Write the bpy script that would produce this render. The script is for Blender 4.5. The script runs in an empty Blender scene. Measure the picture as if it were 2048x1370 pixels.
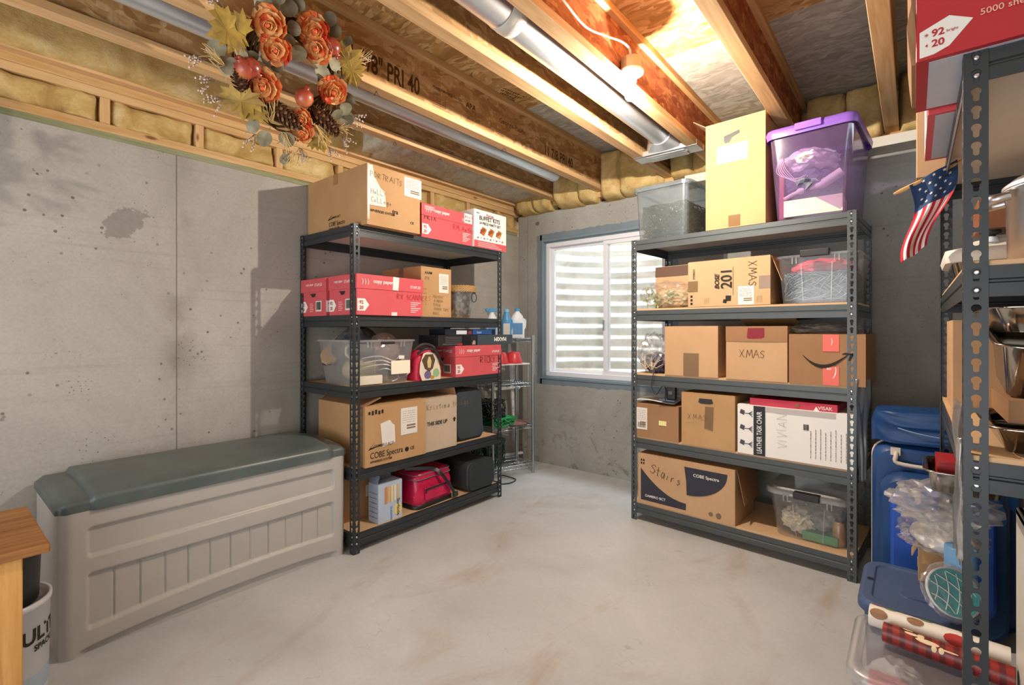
import bpy, math, random
from math import pi, sin, cos, radians as R
from mathutils import Vector, Matrix, noise as mn
SC = bpy.context.scene
COL = SC.collection

# ------------------------------------------------------------------ camera
cd = bpy.data.cameras.new('camera'); cam = bpy.data.objects.new('camera', cd); COL.objects.link(cam)
cam.location = (0, 0, 1.235)
cam.rotation_euler = (R(90), 0, R(39.4))
cd.sensor_width = 36.0
cd.lens = 978.0 / 2048 * 36.0
cd.shift_y = -23.0 / 2048
cd.clip_start = 0.02
SC.camera = cam
# ------------------------------------------------------------------ world, exposure
SC.view_settings.view_transform = 'Standard'
SC.view_settings.look = 'None'
SC.view_settings.gamma = 1.0
SC.view_settings.use_curve_mapping = False
SC.view_settings.exposure = 0.0
SC.cycles.transparent_max_bounces = 24
SC.cycles.max_bounces = 8
SC.cycles.diffuse_bounces = 4
SC.cycles.caustics_reflective = False
SC.cycles.caustics_refractive = False
w = bpy.data.worlds.new('sky'); SC.world = w; w.use_nodes = True
bg = w.node_tree.nodes['Background']; bg.inputs[0].default_value = (0.72, 0.86, 1.0, 1); bg.inputs[1].default_value = 5.5

def area(name, loc, rot, sx, sy, power, color):
    l = bpy.data.lights.new(name, 'AREA'); l.shape = 'RECTANGLE'; l.size = sx; l.size_y = sy
    l.energy = power; l.color = color
    o = bpy.data.objects.new(name, l); COL.objects.link(o); o.location = loc; o.rotation_euler = rot
    return o
# the sky over the window well
area('sky_light_over_well', (-2.06, 4.4, 3.3), (0, 0, 0), 1.5, 1.0, 165, (0.80, 0.90, 1.0))
# added fill panels behind the camera, not room lamps; one brightens the ceiling
area('fill_light', (-1.0, -2.05, 1.25), (R(96), 0, 0), 3.2, 2.0, 42, (0.93, 0.965, 1.0))
area('fill_light', (-1.1, -1.1, 0.75), (R(142), 0, 0), 2.6, 1.2, 50, (0.97, 0.975, 1.0))

# ------------------------------------------------------------------ materials
def lin(c):
    if isinstance(c, str):
        c = tuple(int(c[i:i+2], 16) / 255 for i in (0, 2, 4))
    return tuple((x / 12.92 if x <= 0.04045 else ((x + 0.055) / 1.055) ** 2.4) for x in c)
def rgba(c): return (*lin(c), 1.0)

class NT:
    def __init__(s, name):
        s.mat = bpy.data.materials.new(name); s.mat.use_nodes = True
        s.t = s.mat.node_tree; s.b = s.t.nodes['Principled BSDF']; s.out = s.t.nodes['Material Output']
        s.tc = s.n('ShaderNodeTexCoord')
    def n(s, typ, **kw):
        x = s.t.nodes.new(typ)
        for k, v in kw.items(): setattr(x, k, v)
        return x
    def l(s, a, b): s.t.links.new(a, b)
    def coord(s, scale=(1, 1, 1), rot=(0, 0, 0), loc=(0, 0, 0), src=None):
        m = s.n('ShaderNodeMapping'); m.inputs['Scale'].default_value = scale
        m.inputs['Rotation'].default_value = rot; m.inputs['Location'].default_value = loc
        s.l(src or s.tc.outputs['Object'], m.inputs['Vector']); return m.outputs[0]
    def noise(s, vec, scale, detail=4, rough=0.55, dist=0.0):
        x = s.n('ShaderNodeTexNoise'); x.inputs['Scale'].default_value = scale
        x.inputs['Detail'].default_value = detail; x.inputs['Roughness'].default_value = rough
        x.inputs['Distortion'].default_value = dist
        s.l(vec, x.inputs['Vector']); return x.outputs[0]
    def voro(s, vec, scale, feature='F1', out='Distance', rnd=1.0):
        x = s.n('ShaderNodeTexVoronoi'); x.feature = feature; x.inputs['Scale'].default_value = scale
        x.inputs['Randomness'].default_value = rnd
        s.l(vec, x.inputs['Vector']); return x.outputs[out]
    def ramp(s, fac, stops, interp='LINEAR'):
        x = s.n('ShaderNodeValToRGB'); x.color_ramp.interpolation = interp
        e = x.color_ramp.elements
        while len(e) < len(stops): e.new(0.5)
        for i, (p, c) in enumerate(stops):
            e[i].position = p
            e[i].color = (c, c, c, 1) if isinstance(c, (int, float)) else rgba(c)
        s.l(fac, x.inputs[0]); return x.outputs[0]
    def mix(s, fac, a, b, mode='MIX'):
        x = s.n('ShaderNodeMix'); x.data_type = 'RGBA'; x.blend_type = mode
        for v, i in ((fac, 0), (a, 6), (b, 7)):
            if hasattr(v, 'links'): s.l(v, x.inputs[i])
            elif i == 0: x.inputs[0].default_value = v
            else: x.inputs[i].default_value = rgba(v)
        return x.outputs[2]
    def math(s, op, a, b=0.0, c=None):
        x = s.n('ShaderNodeMath'); x.operation = op
        for v, i in ((a, 0), (b, 1), (c, 2)):
            if v is None: continue
            if hasattr(v, 'links'): s.l(v, x.inputs[i])
            else: x.inputs[i].default_value = v
        return x.outputs[0]
    def sep(s, vec):
        x = s.n('ShaderNodeSeparateXYZ'); s.l(vec, x.inputs[0]); return x.outputs
    def bump(s, h, strength=0.3, dist=0.01):
        x = s.n('ShaderNodeBump'); x.inputs['Strength'].default_value = strength; x.inputs['Distance'].default_value = dist
        s.l(h, x.inputs['Height']); s.l(x.outputs[0], s.b.inputs['Normal'])
    def color(s, c):
        if hasattr(c, 'links'): s.l(c, s.b.inputs['Base Color'])
        else: s.b.inputs['Base Color'].default_value = rgba(c)
    def set(s, rough=0.6, metal=0.0, spec=0.5):
        s.b.inputs['Roughness'].default_value = rough; s.b.inputs['Metallic'].default_value = metal
        s.b.inputs['Specular IOR Level'].default_value = spec
_pc = {}
def plain(c, rough=0.6, metal=0.0, spec=0.4, var=0.0, name=None):
    key = (c, rough, metal, spec, var)
    if key in _pc: return _pc[key]
    m = NT(name or 'paint_' + str(c)); m.set(rough, metal, spec)
    if var:
        f = m.noise(m.coord(), 6, 5)
        cc = lin(c)
        a = tuple(max(0, min(1, x * (1 - var))) for x in cc); b = tuple(max(0, min(1, x * (1 + var))) for x in cc)
        r = m.n('ShaderNodeValToRGB'); r.color_ramp.elements[0].color = (*a, 1); r.color_ramp.elements[1].color = (*b, 1)
        r.color_ramp.elements[0].position = 0.3; r.color_ramp.elements[1].position = 0.7
        m.l(f, r.inputs[0]); m.color(r.outputs[0])
    else: m.color(c)
    _pc[key] = m.mat; return m.mat

def concrete(name, kind):
    m = NT(name); p = m.coord(); X = m.sep(m.tc.outputs['Object'])
    if kind == 'floor':
        big = m.noise(p, 1.3, 5, 0.6, 0.4)
        c = m.ramp(big, [(0.30, 'b0b1b1'), (0.5, 'bec0c1'), (0.72, 'cbcdce')])
        st = m.ramp(m.noise(m.coord((1.0, 0.5, 1)), 2.3, 6, 0.65, 0.8), [(0.55, 0.0), (0.70, 0.5)])
        c = m.mix(st, c, 'a58f78')
        fine = m.noise(p, 60, 4, 0.6)
        c = m.mix(m.ramp(fine, [(0.3, 0.10), (0.62, 0.0)]), c, '8c8983')
        # hairline scratches
        sc = m.n('ShaderNodeTexNoise'); sc.inputs['Scale'].default_value = 4; sc.inputs['Detail'].default_value = 2
        m.l(m.coord((1, 2.2, 1), (0, 0, 0.5)), sc.inputs['Vector'])
        line = m.math('ABSOLUTE', m.math('SUBTRACT', sc.outputs[0], 0.5))
        brk = m.ramp(m.noise(p, 5, 2), [(0.52, 0.0), (0.6, 0.4)])
        c = m.mix(m.math('MULTIPLY', m.ramp(line, [(0.0, 1.0), (0.0022, 0.0)]), brk), c, '7f7b75')
        m.color(c); m.set(0.55, 0, 0.35); m.bump(fine, 0.08, 0.002)
        return m.mat
    wall = {'left': ('96918a', 'aaa59d', 'bab5ad'), 'back': ('8d8d89', 'a1a09a', 'b0afa9')}[kind]
    big = m.noise(m.coord((1, 1, 0.6)), 1.6, 6, 0.6, 0.5)
    c = m.ramp(big, [(0.28, wall[0]), (0.5, wall[1]), (0.72, wall[2])])
    # horizontal trowel lines and lift marks
    band = m.noise(m.coord((0.5, 0.5, 14)), 2.0, 4, 0.7, 0.3)
    c = m.mix(m.ramp(band, [(0.55, 0.0), (0.8, 0.28)]), c, '7a6f62')
    # bug holes
    sel = m.ramp(m.noise(p, 2.2, 3), [(0.46, 0.0), (0.58, 1.0)])
    v1 = m.voro(m.coord((1, 1, 1), src=p), 17)
    h1 = m.ramp(v1, [(0.085, 1.0), (0.13, 0.0)])
    h1 = m.math('MULTIPLY', h1, sel)
    v2 = m.voro(p, 55)
    h2 = m.math('MULTIPLY', m.ramp(v2, [(0.12, 1.0), (0.2, 0.0)]), m.ramp(m.noise(p, 5.0, 3), [(0.56, 0.0), (0.66, 0.9)]))
    holes = m.math('MAXIMUM', h1, h2)
    c = m.mix(m.math('MULTIPLY', holes, 0.75), c, '514b43')
    fine = m.noise(p, 90, 4, 0.6)
    c = m.mix(m.ramp(fine, [(0.3, 0.16), (0.6, 0.0)]), c, '6e6962')
    h = m.math('SUBTRACT', m.math('MULTIPLY', fine, 0.25), holes)
    if kind == 'left':
        # form joint and the damp patch
        d = m.math('ABSOLUTE', m.math('SUBTRACT', m.math('ADD', X[1], m.math('MULTIPLY', m.noise(p, 9, 3), 0.004)), 0.866))
        c = m.mix(m.ramp(d, [(0.0012, 0.85), (0.004, 0.0)]), c, '4a423a')
        c = m.mix(m.math('MULTIPLY', m.ramp(d, [(0.0, 0.5), (0.10, 0.0)]), m.ramp(m.noise(p, 3.5, 4), [(0.5, 0.0), (0.66, 1.0)])), c, '6a6259')
        dy = m.math('SUBTRACT', X[1], 0.645); dz = m.math('SUBTRACT', X[2], 1.765)
        a = m.math('ADD', m.math('MULTIPLY', dy, 0.75), m.math('MULTIPLY', dz, 0.66))
        b = m.math('SUBTRACT', m.math('MULTIPLY', dz, 0.75), m.math('MULTIPLY', dy, 0.66))
        e = m.math('ADD', m.math('POWER', m.math('DIVIDE', a, 0.105), 2.0), m.math('POWER', m.math('DIVIDE', b, 0.062), 2.0))
        e = m.math('ADD', e, m.math('MULTIPLY', m.math('SUBTRACT', m.noise(p, 22, 5, 0.7), 0.5), 3.2))
        c = m.mix(m.ramp(e, [(0.85, 0.55), (1.0, 0.0)]), c, '6f6b66')
    else:
        for x0 in (-2.87,):
            d = m.math('ABSOLUTE', m.math('SUBTRACT', X[0], x0))
            c = m.mix(m.ramp(d, [(0.001, 0.5), (0.006, 0.0)]), c, '6d6a64')
        low = m.ramp(X[2], [(0.0, 1.0), (0.75, 0.0)])
        blot = m.ramp(m.noise(m.coord((1, 1, 1)), 7, 7, 0.75, 0.6), [(0.55, 0.0), (0.63, 0.55)])
        c = m.mix(m.math('MULTIPLY', low, blot), c, '4f4c48')
    m.color(c); m.set(0.9, 0, 0.2); m.bump(h, 0.5, 0.004)
    return m.mat

def lumber(name, axis='y', tone=('b78d58', 'cba674', 'd8b78a')):
    m = NT(name)
    sc = {'x': (0.7, 14, 14), 'y': (14, 0.7, 14), 'z': (14, 14, 0.7)}[axis]
    g = m.noise(m.coord(sc), 2.2, 6, 0.62, 0.6)
    c = m.ramp(g, [(0.3, tone[0]), (0.5, tone[1]), (0.72, tone[2])])
    fine = m.noise(m.coord(tuple(x * 4 for x in sc)), 3.0, 3)
    c = m.mix(m.ramp(fine, [(0.3, 0.25), (0.55, 0.0)]), c, tone[0])
    kn = m.voro(m.coord({'x': (1, 3, 3), 'y': (3, 1, 3), 'z': (3, 3, 1)}[axis]), 2.6)
    c = m.mix(m.ramp(kn, [(0.045, 0.85), (0.085, 0.0)]), c, '6b4120')
    m.color(c); m.set(0.7, 0, 0.25); m.bump(g, 0.12, 0.003)
    return m.mat

def osb(name, stops, axes='xz'):
    m = NT(name)
    base = m.coord((1, 1, 1))
    w_ = m.n('ShaderNodeTexNoise'); w_.inputs['Scale'].default_value = 5; m.l(base, w_.inputs['Vector'])
    va = m.n('ShaderNodeVectorMath'); va.operation = 'MULTIPLY_ADD'
    m.l(w_.outputs['Color'], va.inputs[0]); va.inputs[1].default_value = (0.12, 0.12, 0.12); m.l(base, va.inputs[2])
    if axes == 'xy': ms = [((9, 45, 1), (0, 0, 0.35)), ((10, 40, 1), (0, 0, -0.5)), ((8, 36, 1), (0, 0, 1.2))]
    else: ms = [((1, 10, 42), (0.45 + 1.2, 0, 0)), ((1, 9, 38), (-0.4 + 1.5, 0, 0)), ((1, 9, 34), (0.1, 0, 0))]
    cols = []
    for s_, r_ in ms:
        x = m.n('ShaderNodeTexVoronoi'); x.inputs['Scale'].default_value = 1.0
        m.l(m.coord(s_, r_, src=va.outputs[0]), x.inputs['Vector'])
        cols.append(m.sep(x.outputs['Color'])[0])
    pick = m.noise(base, 9, 2)
    a = m.ramp(cols[0], stops); b = m.ramp(cols[1], stops); d = m.ramp(cols[2], stops)
    c = m.mix(m.ramp(pick, [(0.46, 0.0), (0.50, 1.0)]), a, b)
    c = m.mix(m.ramp(m.noise(m.coord(loc=(3, 5, 1)), 8, 2), [(0.53, 0.0), (0.57, 1.0)]), c, d)
    grain = m.noise(m.coord((20, 6, 30) if axes == 'xz' else (8, 40, 1)), 3, 4)
    c = m.mix(m.ramp(grain, [(0.3, 0.3), (0.6, 0.0)]), c, stops[0][1])
    m.color(c); m.set(0.7, 0, 0.3); m.bump(cols[0], 0.15, 0.002)
    return m.mat

def cardboard(name, a='b08a60', b='bd986d', flute='z'):
    m = NT(name)
    c = m.ramp(m.noise(m.coord(), 3.5, 5, 0.6), [(0.3, a), (0.7, b)])
    fl = m.noise(m.coord((60, 60, 1) if flute == 'z' else (1, 1, 60)), 3, 2)
    c = m.mix(m.ramp(fl, [(0.35, 0.14), (0.6, 0.0)]), c, a)
    m.color(c); m.set(0.8, 0, 0.2); m.bump(fl, 0.06, 0.001)
    return m.mat

def clear(name, tint='ffffff', milk='e8edf2', fac=0.28, rough=0.15, gloss=0.10, tr='ffffff'):
    m = NT(name); m.t.nodes.remove(m.b)
    t = m.n('ShaderNodeBsdfTransparent'); t.inputs[0].default_value = rgba(tr)
    d = m.n('ShaderNodeBsdfDiffuse'); d.inputs[0].default_value = rgba(milk)
    tl = m.n('ShaderNodeBsdfTranslucent'); tl.inputs[0].default_value = rgba(milk)
    g = m.n('ShaderNodeBsdfGlossy'); g.inputs['Roughness'].default_value = rough
    dd = m.n('ShaderNodeMixShader'); dd.inputs[0].default_value = 0.4; m.l(d.outputs[0], dd.inputs[1]); m.l(tl.outputs[0], dd.inputs[2])
    a = m.n('ShaderNodeMixShader')
    if fac < 0.5:
        f = m.ramp(m.noise(m.coord(), 5, 4), [(0.3, fac * 0.8), (0.7, min(1, fac * 1.25))]); m.l(f, a.inputs[0])
    else: a.inputs[0].default_value = fac
    m.l(t.outputs[0], a.inputs[1]); m.l(dd.outputs[0], a.inputs[2])
    fr = m.n('ShaderNodeLayerWeight'); fr.inputs[0].default_value = 0.35
    fm = m.math('ADD', m.math('MULTIPLY', fr.outputs['Facing'], 0.45), gloss)
    b = m.n('ShaderNodeMixShader'); m.l(fm, b.inputs[0]); m.l(a.outputs[0], b.inputs[1]); m.l(g.outputs[0], b.inputs[2])
    m.l(b.outputs[0], m.out.inputs[0])
    return m.mat

def metal(name, c, rough=0.35, var=0.12, met=1.0, scale=(4, 4, 4)):
    m = NT(name)
    n_ = m.noise(m.coord(scale), 3, 5, 0.6)
    cc = lin(c)
    r = m.n('ShaderNodeValToRGB'); r.color_ramp.elements[0].color = (*[x * (1 - var) for x in cc], 1); r.color_ramp.elements[1].color = (*[min(1, x * (1 + var)) for x in cc], 1)
    m.l(n_, r.inputs[0]); m.color(r.outputs[0]); m.set(rough, met, 0.5)
    return m.mat

def spangle(name):
    m = NT(name)
    v = m.voro(m.coord((1, 1, 1)), 45, out='Color')
    c = m.ramp(m.sep(v)[0], [(0.0, '8d8e8c'), (0.5, 'a9aaa8'), (1.0, 'c6c6c2')])
    c = m.mix(m.ramp(m.noise(m.coord(), 4, 5), [(0.5, 0), (0.75, 0.35)]), c, '9b8d74')
    m.color(c); m.set(0.42, 0.85); return m.mat

M_LUM_Y = lumber('lumber_lengthwise', 'y')
M_LUM_Z = lumber('lumber_upright', 'z')
M_LUM_X = lumber('lumber_crosswise', 'x')
M_FLANGE = lumber('joist_flange_lumber', 'y', ('ba8f5c', 'd0a878', 'dfbd90'))
M_SILL = lumber('treated_lumber', 'y', ('6f7250', '898a68', '9c9c7d'))
M_OSB_WEB = osb('oriented_strand_web', [(0.0, 'a37a4a'), (0.35, 'bb8f5c'), (0.7, 'cba270'), (1.0, 'dcb888')], 'yz')
M_OSB_RED = osb('oriented_strand_web_reddish', [(0.0, '84482a'), (0.35, '9c5b38'), (0.7, 'ab6d46'), (1.0, 'c48d60')], 'yz')
M_OSB_SUB = osb('subfloor_strand_board', [(0.0, '94703f'), (0.35, 'b08a55'), (0.7, 'c29c66'), (1.0, 'd8b888')], 'xy')
M_OSB_GREY = osb('subfloor_strand_board_grey', [(0.0, '9c9688'), (0.35, 'aca79a'), (0.7, 'b8b4a8'), (1.0, 'c8c4b8')], 'xy')
M_CARD = cardboard('cardboard_brown')
M_CARD_D = cardboard('cardboard_dark', '957050', 'a17b59')
M_CARD_L = cardboard('cardboard_light', 'b99570', 'c5a17b')
M_CARD_P = cardboard('cardboard_pale', 'b7a48e', 'c4b29c')
M_STEEL = plain('4b5153', 0.42, 0.25, 0.5, 0.06, 'rack_steel_grey_enamel')
M_STEEL_D = plain('33383b', 0.40, 0.25, 0.5, 0.06, 'rack_steel_dark_enamel')
M_PART = cardboard('particle_board', 'c5a27c', 'd2b08a')
M_GALV = spangle('galvanised_spangle')
M_DUCT = metal('duct_galvanised', 'd3d7da', 0.34, 0.06, .8)
M_CHROME = metal('chrome_wire', 'c9cfd2', 0.25, 0.05)
M_STAINLESS = metal('stainless_steel', 'b8b4ac', 0.16, 0.05)
M_ALU = metal('brushed_aluminium', 'd3d4d6', 0.32, 0.05)
M_CLEAR = clear('clear_plastic', fac=0.11, gloss=.05)
M_CLEAR_MILK = clear('frosted_plastic', milk='e2e4e6', fac=0.24, rough=0.3, gloss=.06)
M_CLEAR_BLUE = clear('bluish_clear_plastic', milk='c7d6e0', fac=0.17, rough=0.2, tr='e6f0f5')
M_CLEAR_PURPLE = clear('purple_clear_plastic', milk='a888c4', fac=0.24, rough=0.12, tr='e0d0ee', gloss=0.08)
M_FILM = clear('crinkled_clear_film', milk='ffffff', fac=0.08, rough=0.12, gloss=0.07)
M_FILM_W = clear('milky_plastic_film', milk='f2f2f2', fac=0.24, rough=0.2, gloss=0.08)
M_GLASS = clear('window_glass', fac=0.02, rough=0.02, gloss=0.03)
M_RED = plain('cc565c', 0.5, 0, 0.4, 0.05, 'red_print')
M_RED_D = plain('ab2a30', 0.45, 0, 0.4, 0.05, 'deep_red_print')
M_WHITE = plain('e9e6e0', 0.55, 0, 0.3, 0.02, 'white_print')
M_PAPER = plain('dcd8cf', 0.7, 0, 0.2, 0.03, 'label_paper')
M_VINYL = plain('e6e6ea', 0.35, 0, 0.5, 0.01, 'white_vinyl')
M_INK = plain('2e2a26', 0.7, 0, 0.2, 0, 'black_ink')
M_PEN = plain('40332a', 0.7, 0, 0.2, 0, 'marker_ink')
M_PEN_F = plain('7e6a52', 0.7, 0, 0.2, 0, 'faint_marker_ink')
M_PINKTXT = plain('f1d9d6', 0.6, 0, 0.3, 0, 'pale_print')
M_BLACK = plain('1e1f22', 0.45, 0, 0.5, 0, 'black_plastic')
M_CHAR = plain('33383c', 0.55, 0, 0.4, 0.1, 'charcoal_plastic')
M_TAPE = clear('packing_tape', milk='b58d5c', fac=0.45, rough=0.15, gloss=0.12)

# ------------------------------------------------------------------ mesh helpers
class MB:
    def __init__(s): s.v = []; s.f = []; s.m = []; s.s = []
    def add(s, vs, fs, mat=0, smooth=False, M=None):
        o = len(s.v)
        s.v += [tuple(M @ Vector(v)) if M is not None else tuple(v) for v in vs]
        for f in fs: s.f.append(tuple(i + o for i in f)); s.m.append(mat); s.s.append(smooth)
        return s
    def box(s, x0, x1, y0, y1, z0, z1, mat=0, M=None):
        vs = [(x, y, z) for z in (z0, z1) for y in (y0, y1) for x in (x0, x1)]
        return s.add(vs, [(0, 2, 3, 1), (4, 5, 7, 6), (0, 1, 5, 4), (2, 6, 7, 3), (0, 4, 6, 2), (1, 3, 7, 5)], mat, False, M)
    def quad(s, a, b, c, d, mat=0, M=None): return s.add([a, b, c, d], [(0, 1, 2, 3)], mat, False, M)
    def prism(s, poly, t0, t1, mat=0, M=None):
        n = len(poly)
        vs = [(x, y, t0) for x, y in poly] + [(x, y, t1) for x, y in poly]
        fs = [tuple(range(n))[::-1], tuple(range(n, 2 * n))] + [(i, (i + 1) % n, n + (i + 1) % n, n + i) for i in range(n)]
        return s.add(vs, fs, mat, False, M)
    def loft(s, rings, mat=0, smooth=True, cap0=True, cap1=True, closed=False, M=None, ring_closed=True):
        n = len(rings[0]); vs = [p for r in rings for p in r]; fs = []
        m = len(rings)
        for i in range(m if closed else m - 1):
            for j in range(n if ring_closed else n - 1):
                a = i * n + j; b = i * n + (j + 1) % n; k = ((i + 1) % m) * n
                fs.append((a, b, k + (j + 1) % n, k + j))
        s.add(vs, fs, mat, smooth, M)
        if not closed and ring_closed:
            if cap0: s.add(rings[0], [tuple(range(n))[::-1]], mat, False, M)
            if cap1: s.add(rings[-1], [tuple(range(n))], mat, False, M)
        return s
    def tube(s, pts, r, n=8, closed=False, mat=0, M=None, caps=True, flat=1.0):
        pts = [Vector(p) for p in pts]; rings = []; up = Vector((0, 0, 1)); last = None
        m = len(pts)
        for i, p in enumerate(pts):
            if closed: d = pts[(i + 1) % m] - pts[i - 1]
            else: d = pts[min(i + 1, m - 1)] - pts[max(i - 1, 0)]
            if d.length < 1e-9: d = Vector((0, 0, 1))
            d.normalize()
            if last is None:
                a = d.cross(up)
                if a.length < 0.1: a = d.cross(Vector((1, 0, 0)))
            else:
                a = last - d * last.dot(d)
                if a.length < 1e-6: a = d.cross(up)
            a.normalize(); last = a; b = d.cross(a)
            rr = r[i] if isinstance(r, (list, tuple)) else r
            rings.append([tuple(p + (a * cos(2 * pi * j / n) + b * sin(2 * pi * j / n) * flat) * rr) for j in range(n)])
        return s.loft(rings, mat, True, caps, caps, closed, M)
    def lathe(s, prof, n=32, c=(0, 0, 0), mat=0, M=None, smooth=True, cap0=True, cap1=True):
        rings = [[(c[0] + r * cos(2 * pi * j / n), c[1] + r * sin(2 * pi * j / n), c[2] + z) for j in range(n)] for r, z in prof]
        return s.loft(rings, mat, smooth, cap0, cap1, False, M)
    def grid(s, fn, nu, nv, mat=0, smooth=True, M=None):
        vs = [fn(i / nu, j / nv) for i in range(nu + 1) for j in range(nv + 1)]
        fs = [(i * (nv + 1) + j, (i + 1) * (nv + 1) + j, (i + 1) * (nv + 1) + j + 1, i * (nv + 1) + j + 1) for i in range(nu) for j in range(nv)]
        return s.add(vs, fs, mat, smooth, M)
    def mesh(s, name, mats):
        me = bpy.data.meshes.new(name); me.from_pydata(s.v, [], s.f)
        for m in (mats if isinstance(mats, (list, tuple)) else [mats]): me.materials.append(m)
        for p, mi, sm in zip(me.polygons, s.m, s.s): p.material_index = mi; p.use_smooth = sm
        me.update(); return me
    def build(s, name, mats, parent=None, bevel=0, solid=0, seg=2, off=0):
        o = bpy.data.objects.new(name, s.mesh(name, mats)); COL.objects.link(o)
        if parent is not None: o.parent = parent
        if solid:
            x = o.modifiers.new('thick', 'SOLIDIFY'); x.thickness = solid; x.offset = off
        if bevel:
            x = o.modifiers.new('round', 'BEVEL'); x.width = bevel; x.segments = seg; x.limit_method = 'ANGLE'; x.angle_limit = R(40)
        return o

def empty(name, loc, rz=0, label=None, cat=None, group=None, rot=None):
    o = bpy.data.objects.new(name, None); COL.objects.link(o); o.empty_display_size = 0.05
    o.location = loc; o.rotation_euler = rot if rot else (0, 0, rz)
    if label: o['label'] = label
    if cat: o['category'] = cat
    if group: o['group'] = group
    return o
def tag(o, label, cat, group=None):
    o['label'] = label; o['category'] = cat
    if group: o['group'] = group
    return o
def struct(o): o['kind'] = 'structure'; return o
def copy_tree(o, parent=None):
    c = o.copy(); COL.objects.link(c); c.parent = parent
    for ch in list(o.children): copy_tree(ch, c)
    return c
def smooth(a, b, x):
    t = max(0.0, min(1.0, (x - a) / (b - a))); return t * t * (3 - 2 * t)
def N3(x, y, z=0.0): return mn.noise(Vector((x, y, z)))

_tc = {}
def text2d(s_, size=1.0, bold=0.0, shear=0.0):
    k = (s_, bold, shear)
    if k not in _tc:
        cu = bpy.data.curves.new('t', 'FONT'); cu.body = s_; cu.size = 1.0; cu.offset = bold; cu.shear = shear; cu.resolution_u = 3
        ob = bpy.data.objects.new('t', cu); me = bpy.data.meshes.new_from_object(ob)
        _tc[k] = ([(v.co.x, v.co.y) for v in me.vertices], [tuple(p.vertices) for p in me.polygons])
        bpy.data.objects.remove(ob); bpy.data.curves.remove(cu); bpy.data.meshes.remove(me)
    vs, fs = _tc[k]
    return [(x * size, y * size) for x, y in vs], fs

STROKE = {
 'A': [[(0, 0), (.45, 1), (.9, 0)], [(.2, .4), (.7, .4)]], 'B': [[(0, 0), (0, 1), (.6, .85), (.5, .55), (0, .5), (.7, .35), (.6, .05), (0, 0)]],
 'C': [[(.8, .85), (.4, 1), (.05, .6), (.1, .15), (.5, 0), (.85, .15)]], 'D': [[(0, 0), (0, 1), (.6, .8), (.75, .4), (.5, .05), (0, 0)]],
 'E': [[(.7, 1), (0, .95), (0, 0), (.7, 0)], [(0, .5), (.55, .5)]], 'G': [[(.8, .85), (.4, 1), (.05, .5), (.3, 0), (.8, .1), (.8, .45), (.5, .45)]],
 'H': [[(0, 0), (0, 1)], [(.7, 0), (.7, 1)], [(0, .5), (.7, .5)]], 'I': [[(.2, 0), (.2, 1)]], 'K': [[(0, 0), (0, 1)], [(.7, 1), (0, .45), (.8, 0)]],
 'L': [[(0, 1), (0, 0), (.6, 0)]], 'M': [[(0, 0), (.15, 1), (.45, .3), (.75, 1), (.9, 0)]], 'N': [[(0, 0), (0, 1), (.7, 0), (.7, 1)]],
 'O': [[(.4, 1), (.05, .6), (.2, .05), (.6, .05), (.75, .6), (.4, 1)]], 'P': [[(0, 0), (0, 1), (.65, .85), (.55, .5), (0, .45)]],
 'R': [[(0, 0), (0, 1), (.65, .85), (.55, .55), (0, .5), (.75, 0)]], 'S': [[(.7, .85), (.35, 1), (.05, .75), (.65, .35), (.4, 0), (0, .15)]],
 'T': [[(0, 1), (.8, 1)], [(.4, 1), (.4, 0)]], 'U': [[(0, 1), (.1, .1), (.5, 0), (.7, 1)]], 'V': [[(0, 1), (.35, 0), (.7, 1)]],
 'X': [[(0, 1), (.7, 0)], [(.7, 1), (0, 0)]], 'Y': [[(0, 1), (.35, .5)], [(.75, 1), (.2, 0)]],
 't': [[(.2, .9), (.2, .1), (.4, 0)], [(0, .6), (.45, .6)]], 'a': [[(.5, .5), (.2, .55), (.05, .2), (.3, 0), (.5, .5), (.5, 0)]],
 'i': [[(.15, .5), (.15, 0)], [(.15, .72), (.17, .76)]], 'r': [[(.05, .5), (.08, 0)], [(.06, .35), (.3, .55), (.45, .5)]],
 's': [[(.45, .45), (.2, .55), (.08, .38), (.42, .2), (.2, 0), (0, .08)]], 'n': [[(.05, .5), (.05, 0), (.1, .4), (.35, .5), (.42, 0)]],
 'h': [[(.05, 1), (.05, 0), (.1, .4), (.38, .5), (.42, 0)]], 'g': [[(.45, .5), (.15, .5), (.08, .15), (.4, .1), (.45, .5), (.45, -.3), (.1, -.3)]],
 'l': [[(.1, 1), (.12, 0)]], 'o': [[(.25, .5), (.05, .25), (.25, 0), (.45, .25), (.25, .5)]], 'e': [[(.08, .25), (.42, .3), (.25, .5), (.06, .25), (.25, 0), (.45, .08)]],
 'y': [[(.05, .5), (.2, .1)], [(.45, .5), (.1, -.35)]], ' ': [], '/': [[(0, 0), (.5, 1)]], '-': [[(0, .5), (.5, .5)]],
}
FACES = {'front', 'left', 'right', 'top'}
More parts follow.
